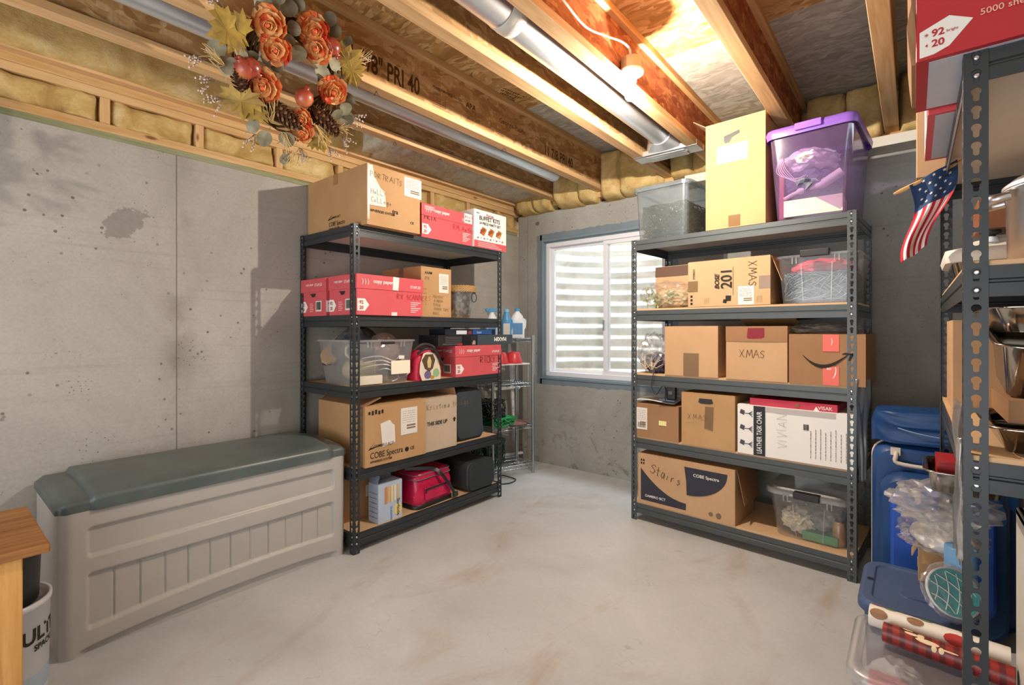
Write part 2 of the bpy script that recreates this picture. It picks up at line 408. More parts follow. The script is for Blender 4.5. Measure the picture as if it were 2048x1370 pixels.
class Thing:
    """a box-like object: root empty at bottom centre, local -y is its front"""
    def __init__(s, name, label, cat, w_, d, h, loc, rz, group=None, tilt=None):
        s.w, s.d, s.h = w_, d, h
        s.root = empty(name, loc, rz, label, cat, group, rot=tilt)
        s.acc = {}
    def F(s, face):
        w_, d, h = s.w, s.d, s.h
        o, U, V, N = {'front': ((-w_/2, -d/2, 0), (1, 0, 0), (0, 0, 1), (0, -1, 0)),
                      'left': ((-w_/2, d/2, 0), (0, -1, 0), (0, 0, 1), (-1, 0, 0)),
                      'right': ((w_/2, -d/2, 0), (0, 1, 0), (0, 0, 1), (1, 0, 0)),
                      'bottom': ((-w_/2, d/2, 0), (1, 0, 0), (0, -1, 0), (0, 0, -1)),
                      'top': ((-w_/2, -d/2, h), (1, 0, 0), (0, 1, 0), (0, 0, 1))}[face]
        m = Matrix.Identity(4)
        for i in range(3): m[i][0] = U[i]; m[i][1] = V[i]; m[i][2] = N[i]; m[i][3] = o[i]
        return m
    def A(s, name, mat):
        k = (name, mat.name)
        if k not in s.acc: s.acc[k] = (MB(), mat)
        return s.acc[k][0]
    def poly(s, face, pts, mat, name='printed_panel', lift=0.0008):
        if name in ('pink_tape', 'packing_tape', 'hand_hole', 'dark_top_band', 'tape_scrap', 'printed_glass_picture', 'printed_panel', 'printed_stripe', 'picture_frame', 'printed_rule'):
            MB().prism(pts, lift * 0.2, lift, 0, s.F(face)).build(name, mat, s.root); return s
        s.A(name, mat).prism([(x, y) for x, y in pts], lift * 0.2, lift, 0, s.F(face)); return s
    def rect(s, face, u0, v0, u1, v1, mat, name='printed_panel', lift=0.0008):
        return s.poly(face, [(u0, v0), (u1, v0), (u1, v1), (u0, v1)], mat, name, lift)
    def text(s, face, u, v, size, txt, mat, name='printed_lettering', bold=0.012, rot=0.0, sx=1.0, lift=0.0016, shear=0.0):
        vs, fs = text2d(txt, size, bold, shear); c, n_ = cos(rot), sin(rot)
        P = [(u + c * x * sx - n_ * y, v + n_ * x * sx + c * y, lift) for x, y in vs]
        s.A(name, mat).add(P, fs, 0, False, s.F(face)); return s
    def hand(s, face, u, v, size, txt, mat, name='handwriting', rot=0.0, wd=0.0022, seed=1, lift=0.0012):
        rnd = random.Random(seed); x = 0; c, n_ = cos(rot), sin(rot); mb = s.A(name, mat); Fm = s.F(face)
        for ch in txt:
            sz = size * rnd.uniform(.88, 1.12)
            for st in STROKE.get(ch, STROKE.get(ch.upper(), [])):
                pts = [(x + px * sz * .8 + rnd.uniform(-.03, .03) * sz, py * sz + rnd.uniform(-.04, .04) * sz) for px, py in st]
                for (ax, ay), (bx, by) in zip(pts, pts[1:]):
                    dx, dy = bx - ax, by - ay; L = math.hypot(dx, dy) or 1e-6; nx, ny = -dy / L * wd / 2, dx / L * wd / 2
                    q = [(ax + nx, ay + ny), (ax - nx, ay - ny), (bx - nx, by - ny), (bx + nx, by + ny)]
                    mb.add([(u + c * X_ - n_ * Y_, v + n_ * X_ + c * Y_, lift) for X_, Y_ in q], [(0, 1, 2, 3)], 0, False, Fm)
            x += size * (.9 if ch in 'MAXOGRN' else .55 if ch in 'Ili t' else .7)
        return s
    def lines(s, face, u0, v0, u1, n, pitch, mat, name='printed_lettering', wd=0.0016, vert=False, seed=3, lift=0.0016):
        rnd = random.Random(seed)
        for i in range(n):
            a = u0
            while a < u1:
                L = rnd.uniform(.004, .018); b = min(a + L, u1)
                p = v0 + i * pitch
                if vert: s.rect(face, p, a, p + wd, b, mat, name, lift)
                else: s.rect(face, a, p, b, p + wd, mat, name, lift)
                a = b + rnd.uniform(.002, .006)
        return s
    def barcode(s, face, u0, v0, u1, v1, back=True, seed=5, lift=0.0014):
        rnd = random.Random(seed)
        if back: s.rect(face, u0, v0, u1, v1, M_PAPER, 'barcode_panel', lift * .6)
        m_ = (u1 - u0) * .1; a = u0 + m_
        while a < u1 - m_:
            b = a + rnd.uniform(.0008, .0026); s.rect(face, a, v0 + (v1 - v0) * .15, min(b, u1 - m_), v1 - (v1 - v0) * .1, M_INK, 'barcode_bars', lift); a = b + rnd.uniform(.001, .002)
        return s
    def label(s, face, u0, v0, u1, v1, mat=None, lines=6, seed=2, bar=True):
        s.rect(face, u0, v0, u1, v1, mat or M_PAPER, 'shipping_label', .0012)
        H = v1 - v0; W = u1 - u0
        s.lines(face, u0 + W * .1, v0 + H * .45, u1 - W * .15, lines, H * .5 / lines, M_PEN_F, 'label_print', min(.002, H * .02), False, seed, .0017)
        if bar:
            s.rect(face, u0 + W * .35, v0 + H * .2, u1 - W * .12, v0 + H * .26, M_PEN_F, 'label_print', .0017)
            s.rect(face, u0 + W * .35, v0 + H * .3, u1 - W * .12, v0 + H * .36, M_PEN_F, 'label_print', .0017)
        return s
    def flush(s):
        body = next((c for c in s.root.children if c.name.startswith('box_body')), None)
        sub = {'label_print': 'shipping_label', 'barcode_bars': 'barcode_panel', 'picture_detail': 'picture_frame', 'printed_picture_detail': 'printed_food_picture', 'logo_field': 'logo_frame'}
        built = {}
        for (nm, _), (mb, mat) in s.acc.items():
            par = built.get(sub.get(nm, '')) or (body if nm.startswith(('printed_lettering', 'handwriting', 'small_print', 'handling', 'printed_curve', 'recycle', 'smile')) else s.root)
            built[nm] = mb.build(nm, mat, par or s.root)
        s.acc = {}
        return s

class Frame:
    def __init__(s, ox, oy, ang): s.o = (ox, oy); s.a = ang
    def W(s, x, y): return (s.o[0] + cos(s.a) * x - sin(s.a) * y, s.o[1] + sin(s.a) * x + cos(s.a) * y)

def box_at(fr, name, label, cat, u0, u1, back, depth, z, h, mat=None, rz=0.0, group=None, bevel=.003, body='box_body', seam=True, tape=True):
    w_ = u1 - u0; x, y = fr.W((u0 + u1) / 2, back + depth / 2)
    t = Thing(name, label, cat, w_, depth, h, (x, y, z), fr.a + rz, group)
    if mat is not None:
        mb = MB()
        # side walls with slight bulge
        n = 6; rings = []
        for k in range(n + 1):
            v = k / n; bul = .0035 * sin(pi * v)
            hw, hd = w_ / 2, depth / 2
            ring = []
            for (sx, sy, ex, ey) in ((-1, -1, 1, -1), (1, -1, 1, 1), (1, 1, -1, 1), (-1, 1, -1, -1)):
                for q in range(4):
                    f_ = q / 4; px = sx + (ex - sx) * f_; py = sy + (ey - sy) * f_
                    out = bul * sin(pi * f_) * .6
                    nx = px if abs(px) == 1 and sx == ex else 0; ny = py if abs(py) == 1 and sy == ey else 0
                    ring.append((px * hw + nx * -out, py * hd + ny * -out, v * h))
            rings.append(ring)
        mb.loft(rings, 0, False)
        if seam:   # closed flaps: a shallow second layer with a gap down the middle
            g = .0015
            mb.box(-w_/2 + .001, w_/2 - .001, -depth/2 + .001, -g, h, h + .003)
            mb.box(-w_/2 + .001, w_/2 - .001, g, depth/2 - .001, h, h + .003)
        mb.build(body, mat, t.root, bevel)
        if tape and seam:
            tp = MB(); tp.box(-w_/2 - .0005, w_/2 + .0005, -.024, .024, h + .0032, h + .0037)
            tp.box(-w_/2 - .0012, -w_/2 - .0004, -.024, .024, h - .06, h + .0035); tp.box(w_/2 + .0004, w_/2 + .0012, -.024, .024, h - .06, h + .0035)
            tp.build('packing_tape', M_TAPE, t.root)
    return t

def flap(t, edge, length, ang, mat=None, inset=.01, name='flap'):
    """open flap hinged on a top edge; ang 0 = standing up, 90 = folded out flat"""
    mat = mat or M_CARD; w_, d, h = t.w, t.d, t.h
    if edge in ('front', 'back'):
        sgn = -1 if edge == 'front' else 1; L = w_ - 2 * inset
        mb = MB(); mb.box(-L/2, L/2, -.0015, .0015, 0, length)
        o = mb.build(name, mat, t.root); o.location = (0, sgn * d/2, h); o.rotation_euler = (-sgn * R(ang), 0, 0)
    else:
        sgn = -1 if edge == 'left' else 1; L = d - 2 * inset
        mb = MB(); mb.box(-.0015, .0015, -L/2, L/2, 0, length)
        o = mb.build(name, mat, t.root); o.location = (sgn * w_/2, 0, h); o.rotation_euler = (0, sgn * R(ang), 0)
    return o

def rrect(w_, d, r, z, n=5, cx=0, cy=0):
    pts = []
    for (sx, sy, a0) in ((1, 1, 0), (-1, 1, 90), (-1, -1, 180), (1, -1, 270)):
        for k in range(n):
            a = R(a0 + 90 * k / (n - 1)); pts.append((cx + sx * (w_/2 - r) + r * cos(a), cy + sy * (d/2 - r) + r * sin(a), z))
    return pts

# ================================================================== SETTING
XL, YW, XR, YB = -2.983, 3.73, 0.80, -2.2
WT, WTL, JB, SUB = 2.345, 2.155, 2.42, 2.735
floor = struct(MB().box(XL - .2, XR + .2, YB - .2, YW + .05, -.1, 0).build('floor', concrete('floor_concrete', 'floor')))
struct(MB().box(XL - .22, XL, YB, YW + .25, 0, WTL).build('wall_left', concrete('wall_concrete_left', 'left')))
M_WALLB = concrete('wall_concrete_back', 'back')
# window wall with the opening
OX0, OX1, OZ0, OZ1 = -2.70, -1.45, 0.79, 2.085
mb = MB()
mb.box(XL, OX0, YW, YW + .22, 0, WT); mb.box(OX1, XR + .2, YW, YW + .22, 0, WT)
mb.box(OX0, OX1, YW, YW + .22, 0, OZ0); mb.box(OX0, OX1, YW, YW + .22, OZ1, WT)
# round form-tie hole
struct(mb.build('wall_back', M_WALLB))
th = MB(); th.lathe([(.022, 0), (.019, .0012)], 18, (0, 0, 0), 0, Matrix.Translation((-2.752, YW - .0005, 2.252)) @ Matrix.Rotation(R(90), 4, 'X') @ Matrix.Diagonal((1.1, .8, 1, 1)))
struct(th.build('trim_1', plain('6a6761', .9)))
struct(MB().box(XR, XR + .2, YB, YW, 0, 2.42).build('wall_right', M_WALLB))
struct(MB().box(XL - .2, XR + .2, YB - .2, YB, 0, 2.8).build('wall_front', plain('c9c4ba', .85, 0, .2, .05)))
# subfloor: brown boards and the greyed board by the window wall
mb = MB(); mb.box(XL - .22, XR + .2, YB, 2.617, SUB, SUB + .02, 0); mb.box(XL - .22, XR + .2, 2.621, YW + .3, SUB, SUB + .02, 1)
for y_, z_ in ((0.18, .001),): mb.box(XL, XR, y_, y_ + .004, SUB - z_, SUB, 2)
cl = struct(mb.build('ceiling', [M_OSB_SUB, M_OSB_GREY, M_INK]))
# smudged stamps on the subfloor underside
def stamp(parent, M_, rows, W_, H_, mat, seed, name='printed_stamp'):
    rnd = random.Random(seed); s_ = MB()
    for r_ in range(rows):
        x = 0; hh = H_ / rows
        while x < W_:
            ww = rnd.uniform(.004, .02); t_ = hh * rnd.uniform(.35, .8)
            if rnd.random() < .75: s_.box(x, x + ww * .55, r_ * hh, r_ * hh + t_, 0, .0006, 0, M_)
            x += ww
    return s_.build(name, mat, parent)
M_STAMP = plain('5e3f22', .8, 0, .1, 0, 'stamp_ink')
stamp(cl, Matrix.Translation((-.5, 1.98, SUB - .0015)) @ Matrix.Rotation(R(3), 4, 'Z'), 3, .62, .06, M_STAMP, 4)
stamp(cl, Matrix.Translation((-1.95, 2.30, SUB - .0015)) @ Matrix.Rotation(R(80), 4, 'Z'), 5, .17, .14, M_STAMP, 9)

# timber framing on top of the left wall
struct(MB().box(XL - .14, XL + .004, YB, YW - .02, WTL, WTL + .028).build('trim_2', M_SILL))
struct(MB().box(XL - .14, XL + .012, YB, YW - .01, WTL + .028, WTL + .068).build('trim_3', M_LUM_Y, bevel=.003))
struct(MB().box(XL - .14, XL + .012, YB, YW - .0, 2.345, 2.383).build('trim_4', M_LUM_Y, bevel=.003))
struct(MB().box(XL - .14, XL + .020, YB, YW - .0, 2.383, 2.421).build('trim_5', M_LUM_Y, bevel=.003))
k = 6
for y_ in (-.25, .155, .57, .97, 1.40, 1.81, 2.22, 2.62, 3.03, 3.43):
    struct(MB().box(XL - .13, XL + .008, y_ - .019, y_ + .019, WTL + .068, 2.345).build('trim_%d' % k, M_LUM_Z, bevel=.002)); k += 1
struct(MB().box(-1.3, XR, YW - .15, YW + .05, WT - .03, WT + .03).build('trim_%d' % k, plain('d8d2c4', .7, 0, .3, .04), bevel=.003)); k += 1
struct(MB().box(XL, XR, YW - .04, YW + .16, WT + .031, JB).build('trim_%d' % k, M_LUM_X, bevel=.002)); k += 1

struct(MB().box(XL - .30, XL - .14, YB - .2, YW + .4, -.1, SUB + .05).box(XL - .3, XR + .3, YW + .16, YW + .24, WT, SUB + .05).build('trim_%d' % k, M_OSB_WEB)); k += 1
# insulation
def insul_mat():
    m = NT('yellow_fibreglass'); p = m.coord()
    n1 = m.noise(p, 6, 6, 0.65, 0.5)
    c = m.ramp(n1, [(0.28, 'a8884f'), (0.5, 'c8aa70'), (0.72, 'e0cb98')])
    n2 = m.noise(m.coord((1, 1, 2.5)), 45, 4, 0.7, 1.0)
    c = m.mix(m.ramp(n2, [(0.35, 0.25), (0.6, 0.0)]), c, '8f7840')
    m.color(c); m.set(0.95, 0, 0.1); m.bump(n2, 0.5, 0.006); return m.mat
M_INS = insul_mat()
def insul_white():
    m = NT('faced_fibreglass'); p = m.coord()
    c = m.ramp(m.noise(m.coord((1, 1, 1)), 14, 6, 0.7, 1.5), [(0.3, 'a89c82'), (0.6, 'cfc8b4'), (0.8, 'e0dccb')])
    m.color(c); m.set(0.8, 0, 0.3); return m.mat
M_INSW = insul_white()
def batt(x0, x1, y0, y1, z0, z1, axis, out, amp=.02, freq=7, mat=None, seed=0, dens=46):
    """a puffed batt: 'axis' is its long direction, 'out' the face that bulges towards the room"""
    L = (y1 - y0) if axis == 'y' else (x1 - x0)
    nu = max(8, int(L * dens)); nv = 26; s_ = MB()
    def fn(u, v):
        a = pi * v   # half cylinder profile facing the room
        e = abs(cos(a)) ** .35 * (1 if cos(a) > 0 else -1); q = sin(a) ** .45 if 0 < v < 1 else 0
        z = (z0 + z1) / 2 - e * (z1 - z0) / 2
        endf = min(1, min(u, 1 - u) * L / .02 + .3)
        if axis == 'y':
            y = y0 + u * L; n_ = N3(y * freq, z * freq, seed) * amp + N3(y * freq * 2.3, z * freq * 2.3, seed + 7) * amp * .5
            x = x0 + (x1 - x0) * q * endf + n_ * q
            return (x, y, z + N3(y * freq, seed + 3.3, z * 5) * amp * .4)
        x = x0 + u * L; n_ = N3(x * freq, z * freq, seed) * amp + N3(x * freq * 2.3, z * freq * 2.3, seed + 7) * amp * .5
        y = y1 - (y1 - y0) * q * endf - n_ * q
        return (x, y, z + N3(x * freq, seed + 3.3, z * 5) * amp * .4)
    s_.grid(fn, nu, nv)
    return struct(s_.build('insulation_batt', mat or M_INS))
studs = (-.25, .155, .57, .97, 1.40, 1.81, 2.22, 2.62, 3.03, 3.43, 3.72)
for i, (a, b) in enumerate(zip(studs, studs[1:])):
    batt(XL - .06, XL + (.004 if i % 3 else -.008), a + .019, b - .019, WTL + .062, 2.350, 'y', 1, .032, 11, None, i * 3.1)
batt(XL - .06, -2.84, YB, 2.0, 2.425, 2.73, 'y', 1, .03, 4, None, 20)
batt(XL - .06, -2.66, 1.9, YW - .03, 2.45, 2.73, 'y', 1, .045, 8, M_INSW, 24)
JX = (-2.945, -2.51, -2.05, -1.455, -1.095, -.578, -.10, .38)
rng = random.Random(5)
for i, (a, b) in enumerate(zip(JX, JX[1:])):
    m_ = a + (b - a) * rng.uniform(.35, .65)
    batt(a + .03, m_ + .01, YW - rng.uniform(.13, .17), YW + .1, 2.345 + (.03 if b > -1.2 else -.012), 2.73, 'x', -1, .03, 8, None, 40 + i)
    batt(m_ - .01, b - .03, YW - rng.uniform(.11, .16), YW + .1, 2.35 + (.03 if b > -1.2 else -.015), 2.73, 'x', -1, .03, 9, None, 60 + i)

# joists: two flanges and a strand-board web each
for i, x in enumerate(JX):
    root = struct(empty('ceiling_joist', (x, 0, JB)))
    hw = .034 if i else .032
    MB().box(-hw, hw, YB, YW - .02, 0, .038).build('bottom_flange', M_FLANGE, root, bevel=.0025)
    MB().box(-hw, hw, YB, YW - .02, SUB - JB - .038, SUB - JB).build('top_flange', M_LUM_Y, root, bevel=.0025)
    web = MB().box(-.0055, .0055, YB, YW - .02, .038, SUB - JB - .038).build('web', M_OSB_RED if i in (4, 5, 6) else M_OSB_WEB, root)
    if i == 2:
        mb = MB(); Fm = Matrix(((0, 0, 1, .0062), (1, 0, 0, 0), (0, 1, 0, 0), (0, 0, 0, 1)))
        def wt(txt, u, v, size, bold=0.0, sx=1.0):
            vs, fs = text2d(txt, size, bold); mb.add([(u + X_ * sx, v + Y_, 0) for X_, Y_ in vs], fs, 0, False, Fm)
        wt('11 7/8" PRI 40', 1.24, .075, .13, .018, .62)
        wt('PERFORMANCE RATED', 1.80, .155, .022, .01); wt('I-JOIST', 1.80, .125, .02); wt('APA', 2.06, .14, .045, .02)
        for q in range(5): wt('TT L 19.2 / 24  TC 24', 1.80, .105 - q * .013, .011)
        for q in range(5): wt('AP 024 SERIES  EX1', 2.06, .125 - q * .013, .011)
        wt('Georgia-Pacific', 2.36, .15, .045, .004); wt('11 7/8 PRI 40', 2.85, .08, .10, .015, .7)
        wt('PERFORMANCE', 3.2, .16, .02)
        mb.build('printed_lettering', M_STAMP, web)
for x, y, a in ((-2.05, 1.44, .5), (-2.05, 2.42, .9), (-2.51, 1.9, .5), (-2.51, 2.28, .8)):
    o = MB().tube([(0, 0, 0), (.012, 0, -.022)], .0014, 6).tube([(0, .0, 0), (-.022, .02, -.012)], .0014, 6).build('wire_clip', M_BLACK)
    o.location = (x, y, JB - .0005); o.rotation_euler = (0, 0, a); struct(o)

# ---- window
wn = struct(empty('window_1', (0, 0, 0)))
M_BUCK = plain('7f919b', .45, .2, .5, .05, 'blue_grey_frame_paint')
def frame_rect(mb, x0, x1, z0, z1, t, y0, y1, mat=0):
    mb.box(x0, x1, y0, y1, z0, z0 + t, mat); mb.box(x0, x1, y0, y1, z1 - t, z1, mat)
    mb.box(x0, x0 + t, y0, y1, z0 + t, z1 - t, mat); mb.box(x1 - t, x1, y0, y1, z0 + t, z1 - t, mat)
    return mb
mb = MB(); frame_rect(mb, OX0 - .002, OX1 + .002, OZ0 - .002, OZ1 + .002, .022, YW - .012, YW + .2)
frame_rect(mb, OX0 + .018, OX1 - .018, OZ0 + .018, OZ1 - .018, .010, YW + .012, YW + .2)
mb.build('window_buck', M_BUCK, wn, bevel=.003)
mb = MB(); frame_rect(mb, OX0 + .026, OX1 - .026, OZ0 + .026, OZ1 - .026, .042, YW + .03, YW + .12)
mb.build('window_frame', M_VINYL, wn, bevel=.004)
XM = -2.055
mb = MB(); frame_rect(mb, OX0 + .066, XM + .02, OZ0 + .066, OZ1 - .066, .024, YW + .075, YW + .10)
o = mb.build('fixed_sash', M_VINYL, wn, bevel=.003)
MB().box(OX0 + .08, XM, YW + .086, YW + .089, OZ0 + .08, OZ1 - .08).build('glass_pane', M_GLASS, o)
mb = MB(); frame_rect(mb, XM - .025, OX1 - .066, OZ0 + .066, OZ1 - .066, .036, YW + .045, YW + .072)
o = mb.build('sliding_sash', M_VINYL, wn, bevel=.003)
MB().box(XM, OX1 - .08, YW + .057, YW + .060, OZ0 + .08, OZ1 - .08).build('glass_pane', M_GLASS, o)
MB().box(XM - .022, XM - .008, YW + .032, YW + .046, 1.24, 1.33).build('sash_latch', plain('9aa6b2', .3, .8), wn, bevel=.003)
# painted band on the concrete round the opening, with an uneven outer edge
mb = MB(); rnd = random.Random(2)
def band(xa, za, xb, zb, nx, nz, wd):
    n_ = 60
    for q in range(n_):
        t0, t1 = q / n_, (q + 1) / n_
        w0 = wd + N3(t0 * 23, wd * 50) * .012 + N3(t0 * 90, 3) * .005; w1 = wd + N3(t1 * 23, wd * 50) * .012 + N3(t1 * 90, 3) * .005
        p0 = (xa + (xb - xa) * t0, za + (zb - za) * t0); p1 = (xa + (xb - xa) * t1, za + (zb - za) * t1)
        mb.add([(p0[0], YW - .0015, p0[1]), (p1[0], YW - .0015, p1[1]), (p1[0] + nx * w1, YW - .0015, p1[1] + nz * w1), (p0[0] + nx * w0, YW - .0015, p0[1] + nz * w0)], [(0, 1, 2, 3)])
band(OX0, OZ0 - .05, OX0, OZ1 + .05, -1, 0, .055); band(OX1, OZ0 - .05, OX1, OZ1 + .05, 1, 0, .05)
band(OX0 - .02, OZ1, OX1 + .02, OZ1, 0, 1, .055); band(OX0 - .02, OZ0, OX1 + .02, OZ0, 0, -1, .05)
struct(mb.build('trim_%d' % k, plain('75838c', .7, 0, .3, .08, 'blue_grey_wall_paint'))); k += 1

# ---- window well outside: corrugated galvanised steel half round, gravel bed
m = NT('weathered_white_galvanised'); c = m.ramp(m.noise(m.coord((1, 1, .6)), 4, 6, .65), [(0.3, 'b9b4a8'), (0.5, 'd6d3ca'), (0.75, 'e9e7e1')])
m.color(c); m.set(.55, .1, .4); M_WELL = m.mat
mb = MB(); WX, WY = -2.06, YW + .22
def wf(u, v):
    z = .55 + v * 2.1; a = pi * (1 - u); r = .80 + .019 * sin(2 * pi * z / .118)
    rx = r * 1.06
    return (WX + rx * cos(a), WY + r * 1.12 * sin(a) ** .85 if 0 < u < 1 else WY, z)
mb.grid(wf, 60, 190)
tag(mb.build('window_well', M_WELL), 'pale corrugated steel window well curving behind the basement window', 'window well')
m = NT('pea_gravel'); c = m.ramp(m.sep(m.voro(m.coord(), 60, out='Color'))[0], [(0, '7d7466'), (0.5, 'a39a8b'), (1, 'c2bab0')]); m.color(c); m.set(.9)
o = MB().grid(lambda u, v: (WX - .9 + 1.8 * u, WY - .02 + 1.0 * v, .69 + .02 * N3(u * 20, v * 20)), 40, 24).build('gravel_bed', m.mat); o['kind'] = 'stuff'
tag(MB().box(-2.62, -2.08, YW + .235, YW + .275, .80, .872).build('scrap_board', M_LUM_X, bevel=.004), 'pale wooden board lying outside against the left window pane', 'board')
# small round well fastener
tag(MB().lathe([(.03, 0), (.03, .01), (.012, .018)], 16, (0, 0, 0), 0, Matrix.Translation((-1.70, 4.62, 1.50)) @ Matrix.Rotation(R(75), 4, 'X')).build('well_bolt', metal('bolt_grey', '6a6a6a', .5)), 'dark round bolt head on the corrugated window well', 'bolt')

# ================================================================== RACKS
def perforated(n, pitch, w_, zoff):
    """flat strip in the x-z plane with keyhole slots, as quads round each hole"""
    mb = MB(); cx = w_ / 2
    hole = []
    for q in range(12):
        a = R(-52 + q * (284 / 11)); hole.append((cx + .0085 * cos(a), .006 + .0085 * sin(a)))
    hole += [(cx - .0048, -.012), (cx - .0024, -.0145), (cx + .0024, -.0145), (cx + .0048, -.012)]
    m_ = len(hole); P2 = pitch / 2
    def rim(x, z):
        dx, dz = x - cx, z; s_ = max(abs(dx) / (w_ / 2), abs(dz) / P2, 1e-6); return (cx + dx / s_, dz / s_)
    ring = [rim(x, z) for x, z in hole]
    for i in range(n):
        zc = zoff + (i + .5) * pitch
        vs = [(x, 0, zc + z) for x, z in hole] + [(x, 0, zc + z) for x, z in ring]
        fs = [(a, (a + 1) % m_, m_ + (a + 1) % m_, m_ + a) for a in range(m_)]
        mb.add(vs, fs)
        # corners of the cell not covered by the projected ring
        for (sx, sz) in ((1, 1), (-1, 1), (-1, -1), (1, -1)):
            ex, ez = cx + sx * w_ / 2, sz * P2
            for a in range(m_):
                p, q2 = ring[a], ring[(a + 1) % m_]
                onx = lambda p_: abs(p_[0] - ex) < 1e-6; onz = lambda p_: abs(p_[1] - ez) < 1e-6
                if (onx(p) and onz(q2) and not onz(p)) or (onz(p) and onx(q2) and not onx(p)):
                    mb.add([(p[0], 0, zc + p[1]), (ex, 0, zc + ez), (q2[0], 0, zc + q2[1])], [(0, 1, 2)])
    return mb
PITCH = 1.83 / 48
_post = {}
def post_mesh(mat):
    if mat.name not in _post:
        st = perforated(48, PITCH, .038, 0); mb = MB()
        mb.add(st.v, st.f)
        mb.add([(y, x, z) for x, y, z in st.v], [f[::-1] for f in st.f])
        _post[mat.name] = mb.mesh('post', mat)
    return _post[mat.name]
def make_rack(label, fr, W_, D_, levels, mat, lift=lambda z: z < 1.7):
    x, y = fr.W(0, 0)
    root = empty('storage_rack', (x, y, 0), fr.a, label, 'shelving rack', 'boltless steel storage racks')
    for (px, py, rz) in ((0, 0, 0), (W_, 0, 90), (W_, D_, 180), (0, D_, 270)):
        o = bpy.data.objects.new('post', post_mesh(mat)); COL.objects.link(o); o.parent = root
        o.location = (px, py, 0); o.rotation_euler = (0, 0, R(rz))
        sm = o.modifiers.new('thick', 'SOLIDIFY'); sm.thickness = .0018; sm.offset = 0
    prof = [(0, 0), (0, .028), (.004, .031), (.004, .035), (0, .038), (0, .065), (.020, .065), (.020, .062), (.003, .062), (.003, .040), (.007, .036), (.007, .030), (.003, .026), (.003, .0)]
    def beam(x0, y0, x1, y1, z):
        L = math.hypot(x1 - x0, y1 - y0); a = math.atan2(y1 - y0, x1 - x0)
        mb = MB(); mb.prism(prof, 0, L, 0, Matrix(((0, 0, 1, 0), (1, 0, 0, 0), (0, 1, 0, 0), (0, 0, 0, 1))))
        for e in (.017, L - .017):
            for zz in (.014, .052):
                mb.lathe([(.0065, 0), (.006, .0022), (.003, .0034)], 12, (0, 0, 0), 1, Matrix.Translation((e, .0, zz)) @ Matrix.Rotation(R(90), 4, 'X'))
        o = mb.build('shelf_beam', [mat, M_RIVET], root); o.location = (x0, y0, z - .065); o.rotation_euler = (0, 0, a)
    e = .0028
    for z in levels:
        beam(e, e, W_ - e, e, z); beam(W_ - e, D_ - e, e, D_ - e, z)
        beam(W_ - e, e, W_ - e, D_ - e, z); beam(e, D_ - e, e, e, z)
        MB().box(.006, W_ - .006, .006, D_ - .006, z - .006, z + (.011 if lift(z) else -.0005)).build('shelf_board', M_PART if z < 1.7 else M_BOARD_TOP, root, bevel=.001)
    return root
M_RIVET = metal('rivet_zinc', 'c9ccce', .35)
M_BOARD_TOP = cardboard('melamine_board', 'cfc4b4', 'd8cebf')
FL = Frame(-2.38, 1.526, R(90)); WL_ = 1.247
FR = Frame(-1.438, 2.992, R(-3.5)); WR_ = 1.224
FN = Frame(.083, 1.42, 0.0)
LZ = [1.826, 1.325, .922, .466, .105]
RZ = [1.826, 1.368, .950, .537, .112]
NZ = [1.826, 1.372, .960]
make_rack('dark grey five-shelf steel rack beside the grey deck box', FL, WL_, .59, LZ, M_STEEL_D, lambda z: False)
make_rack('grey five-shelf steel rack standing in front of the window wall', FR, WR_, .53, RZ, M_STEEL)
make_rack('dark steel rack at the right edge, holding pots and pans', FN, .61, 1.22, NZ, M_STEEL_D)
BL = .0003
B = .0115   # board top above the beam line

# ================================================================== DUCTS, LIGHT, CABLE
def duct(name, label, pts, r, seams, mat=M_DUCT):
    root = empty(name, pts[0], 0, label, 'air duct')
    P = [Vector(p) - Vector(pts[0]) for p in pts]
    MB().tube(P, r, 32).build('pipe', mat, root)
    for t in seams:
        q = P[0].lerp(P[-1], t); d = (P[-1] - P[0]).normalized()
        mb = MB(); mb.tube([q - d * .045, q - d * .04, q - d * .005, q, q + d * .04, q + d * .045], [r, r + .003, r + .003, r + .005, r + .003, r], 32)
        mb.build('sealed_collar', plain('cfccc2', .6, .2, .3, .1, 'duct_mastic'), root)
    return root
dr = duct('duct', 'round galvanised duct in the joist bay beside the lit bulb', [(-1.275, -1.9, 2.525), (-1.275, 3.06, 2.525)], .076, (.69,))
mb = MB()   # boot at the end of the round duct
Pd = Vector((-1.275, -1.9, 2.525))
def ring_mix(k):
    c = []; n_ = 32; y = 3.06 + k * .12
    for j in range(n_):
        a = 2 * pi * j / n_; cx, cz = cos(a), sin(a); s_ = max(abs(cx), abs(cz))
        rx = .08 * cx * (1 - k) + (.14 * cx / s_) * k; rz = .08 * cz * (1 - k) + (.05 * cz / s_) * k
        c.append((rx, y + 1.9, rz - .07 * k))
    return c
mb.loft([ring_mix(q / 6) for q in range(7)], 0, True)
mb.build('boot', M_DUCT, dr)
dm = empty('register_bracket', (-1.275, 3.20, JB), 0, 'flat galvanised register bracket spanning two joists at the duct end', 'bracket')
mb = MB(); mb.box(-.215, .215, -.07, -.062, -.004, .03); mb.box(-.215, .215, .062, .07, -.004, .03); mb.box(-.215, .215, -.07, .07, -.004, -.001)
mb.build('frame', M_DUCT, dm, bevel=.001)
MB().box(-.13, .13, -.055, .055, -.012, -.006).build('cover_plate', M_DUCT, dm, bevel=.002)
duct('duct', 'narrow galvanised duct behind the autumn wreath', [(-2.265, -1.9, 2.515), (-2.265, 3.30, 2.515)], .062, ())

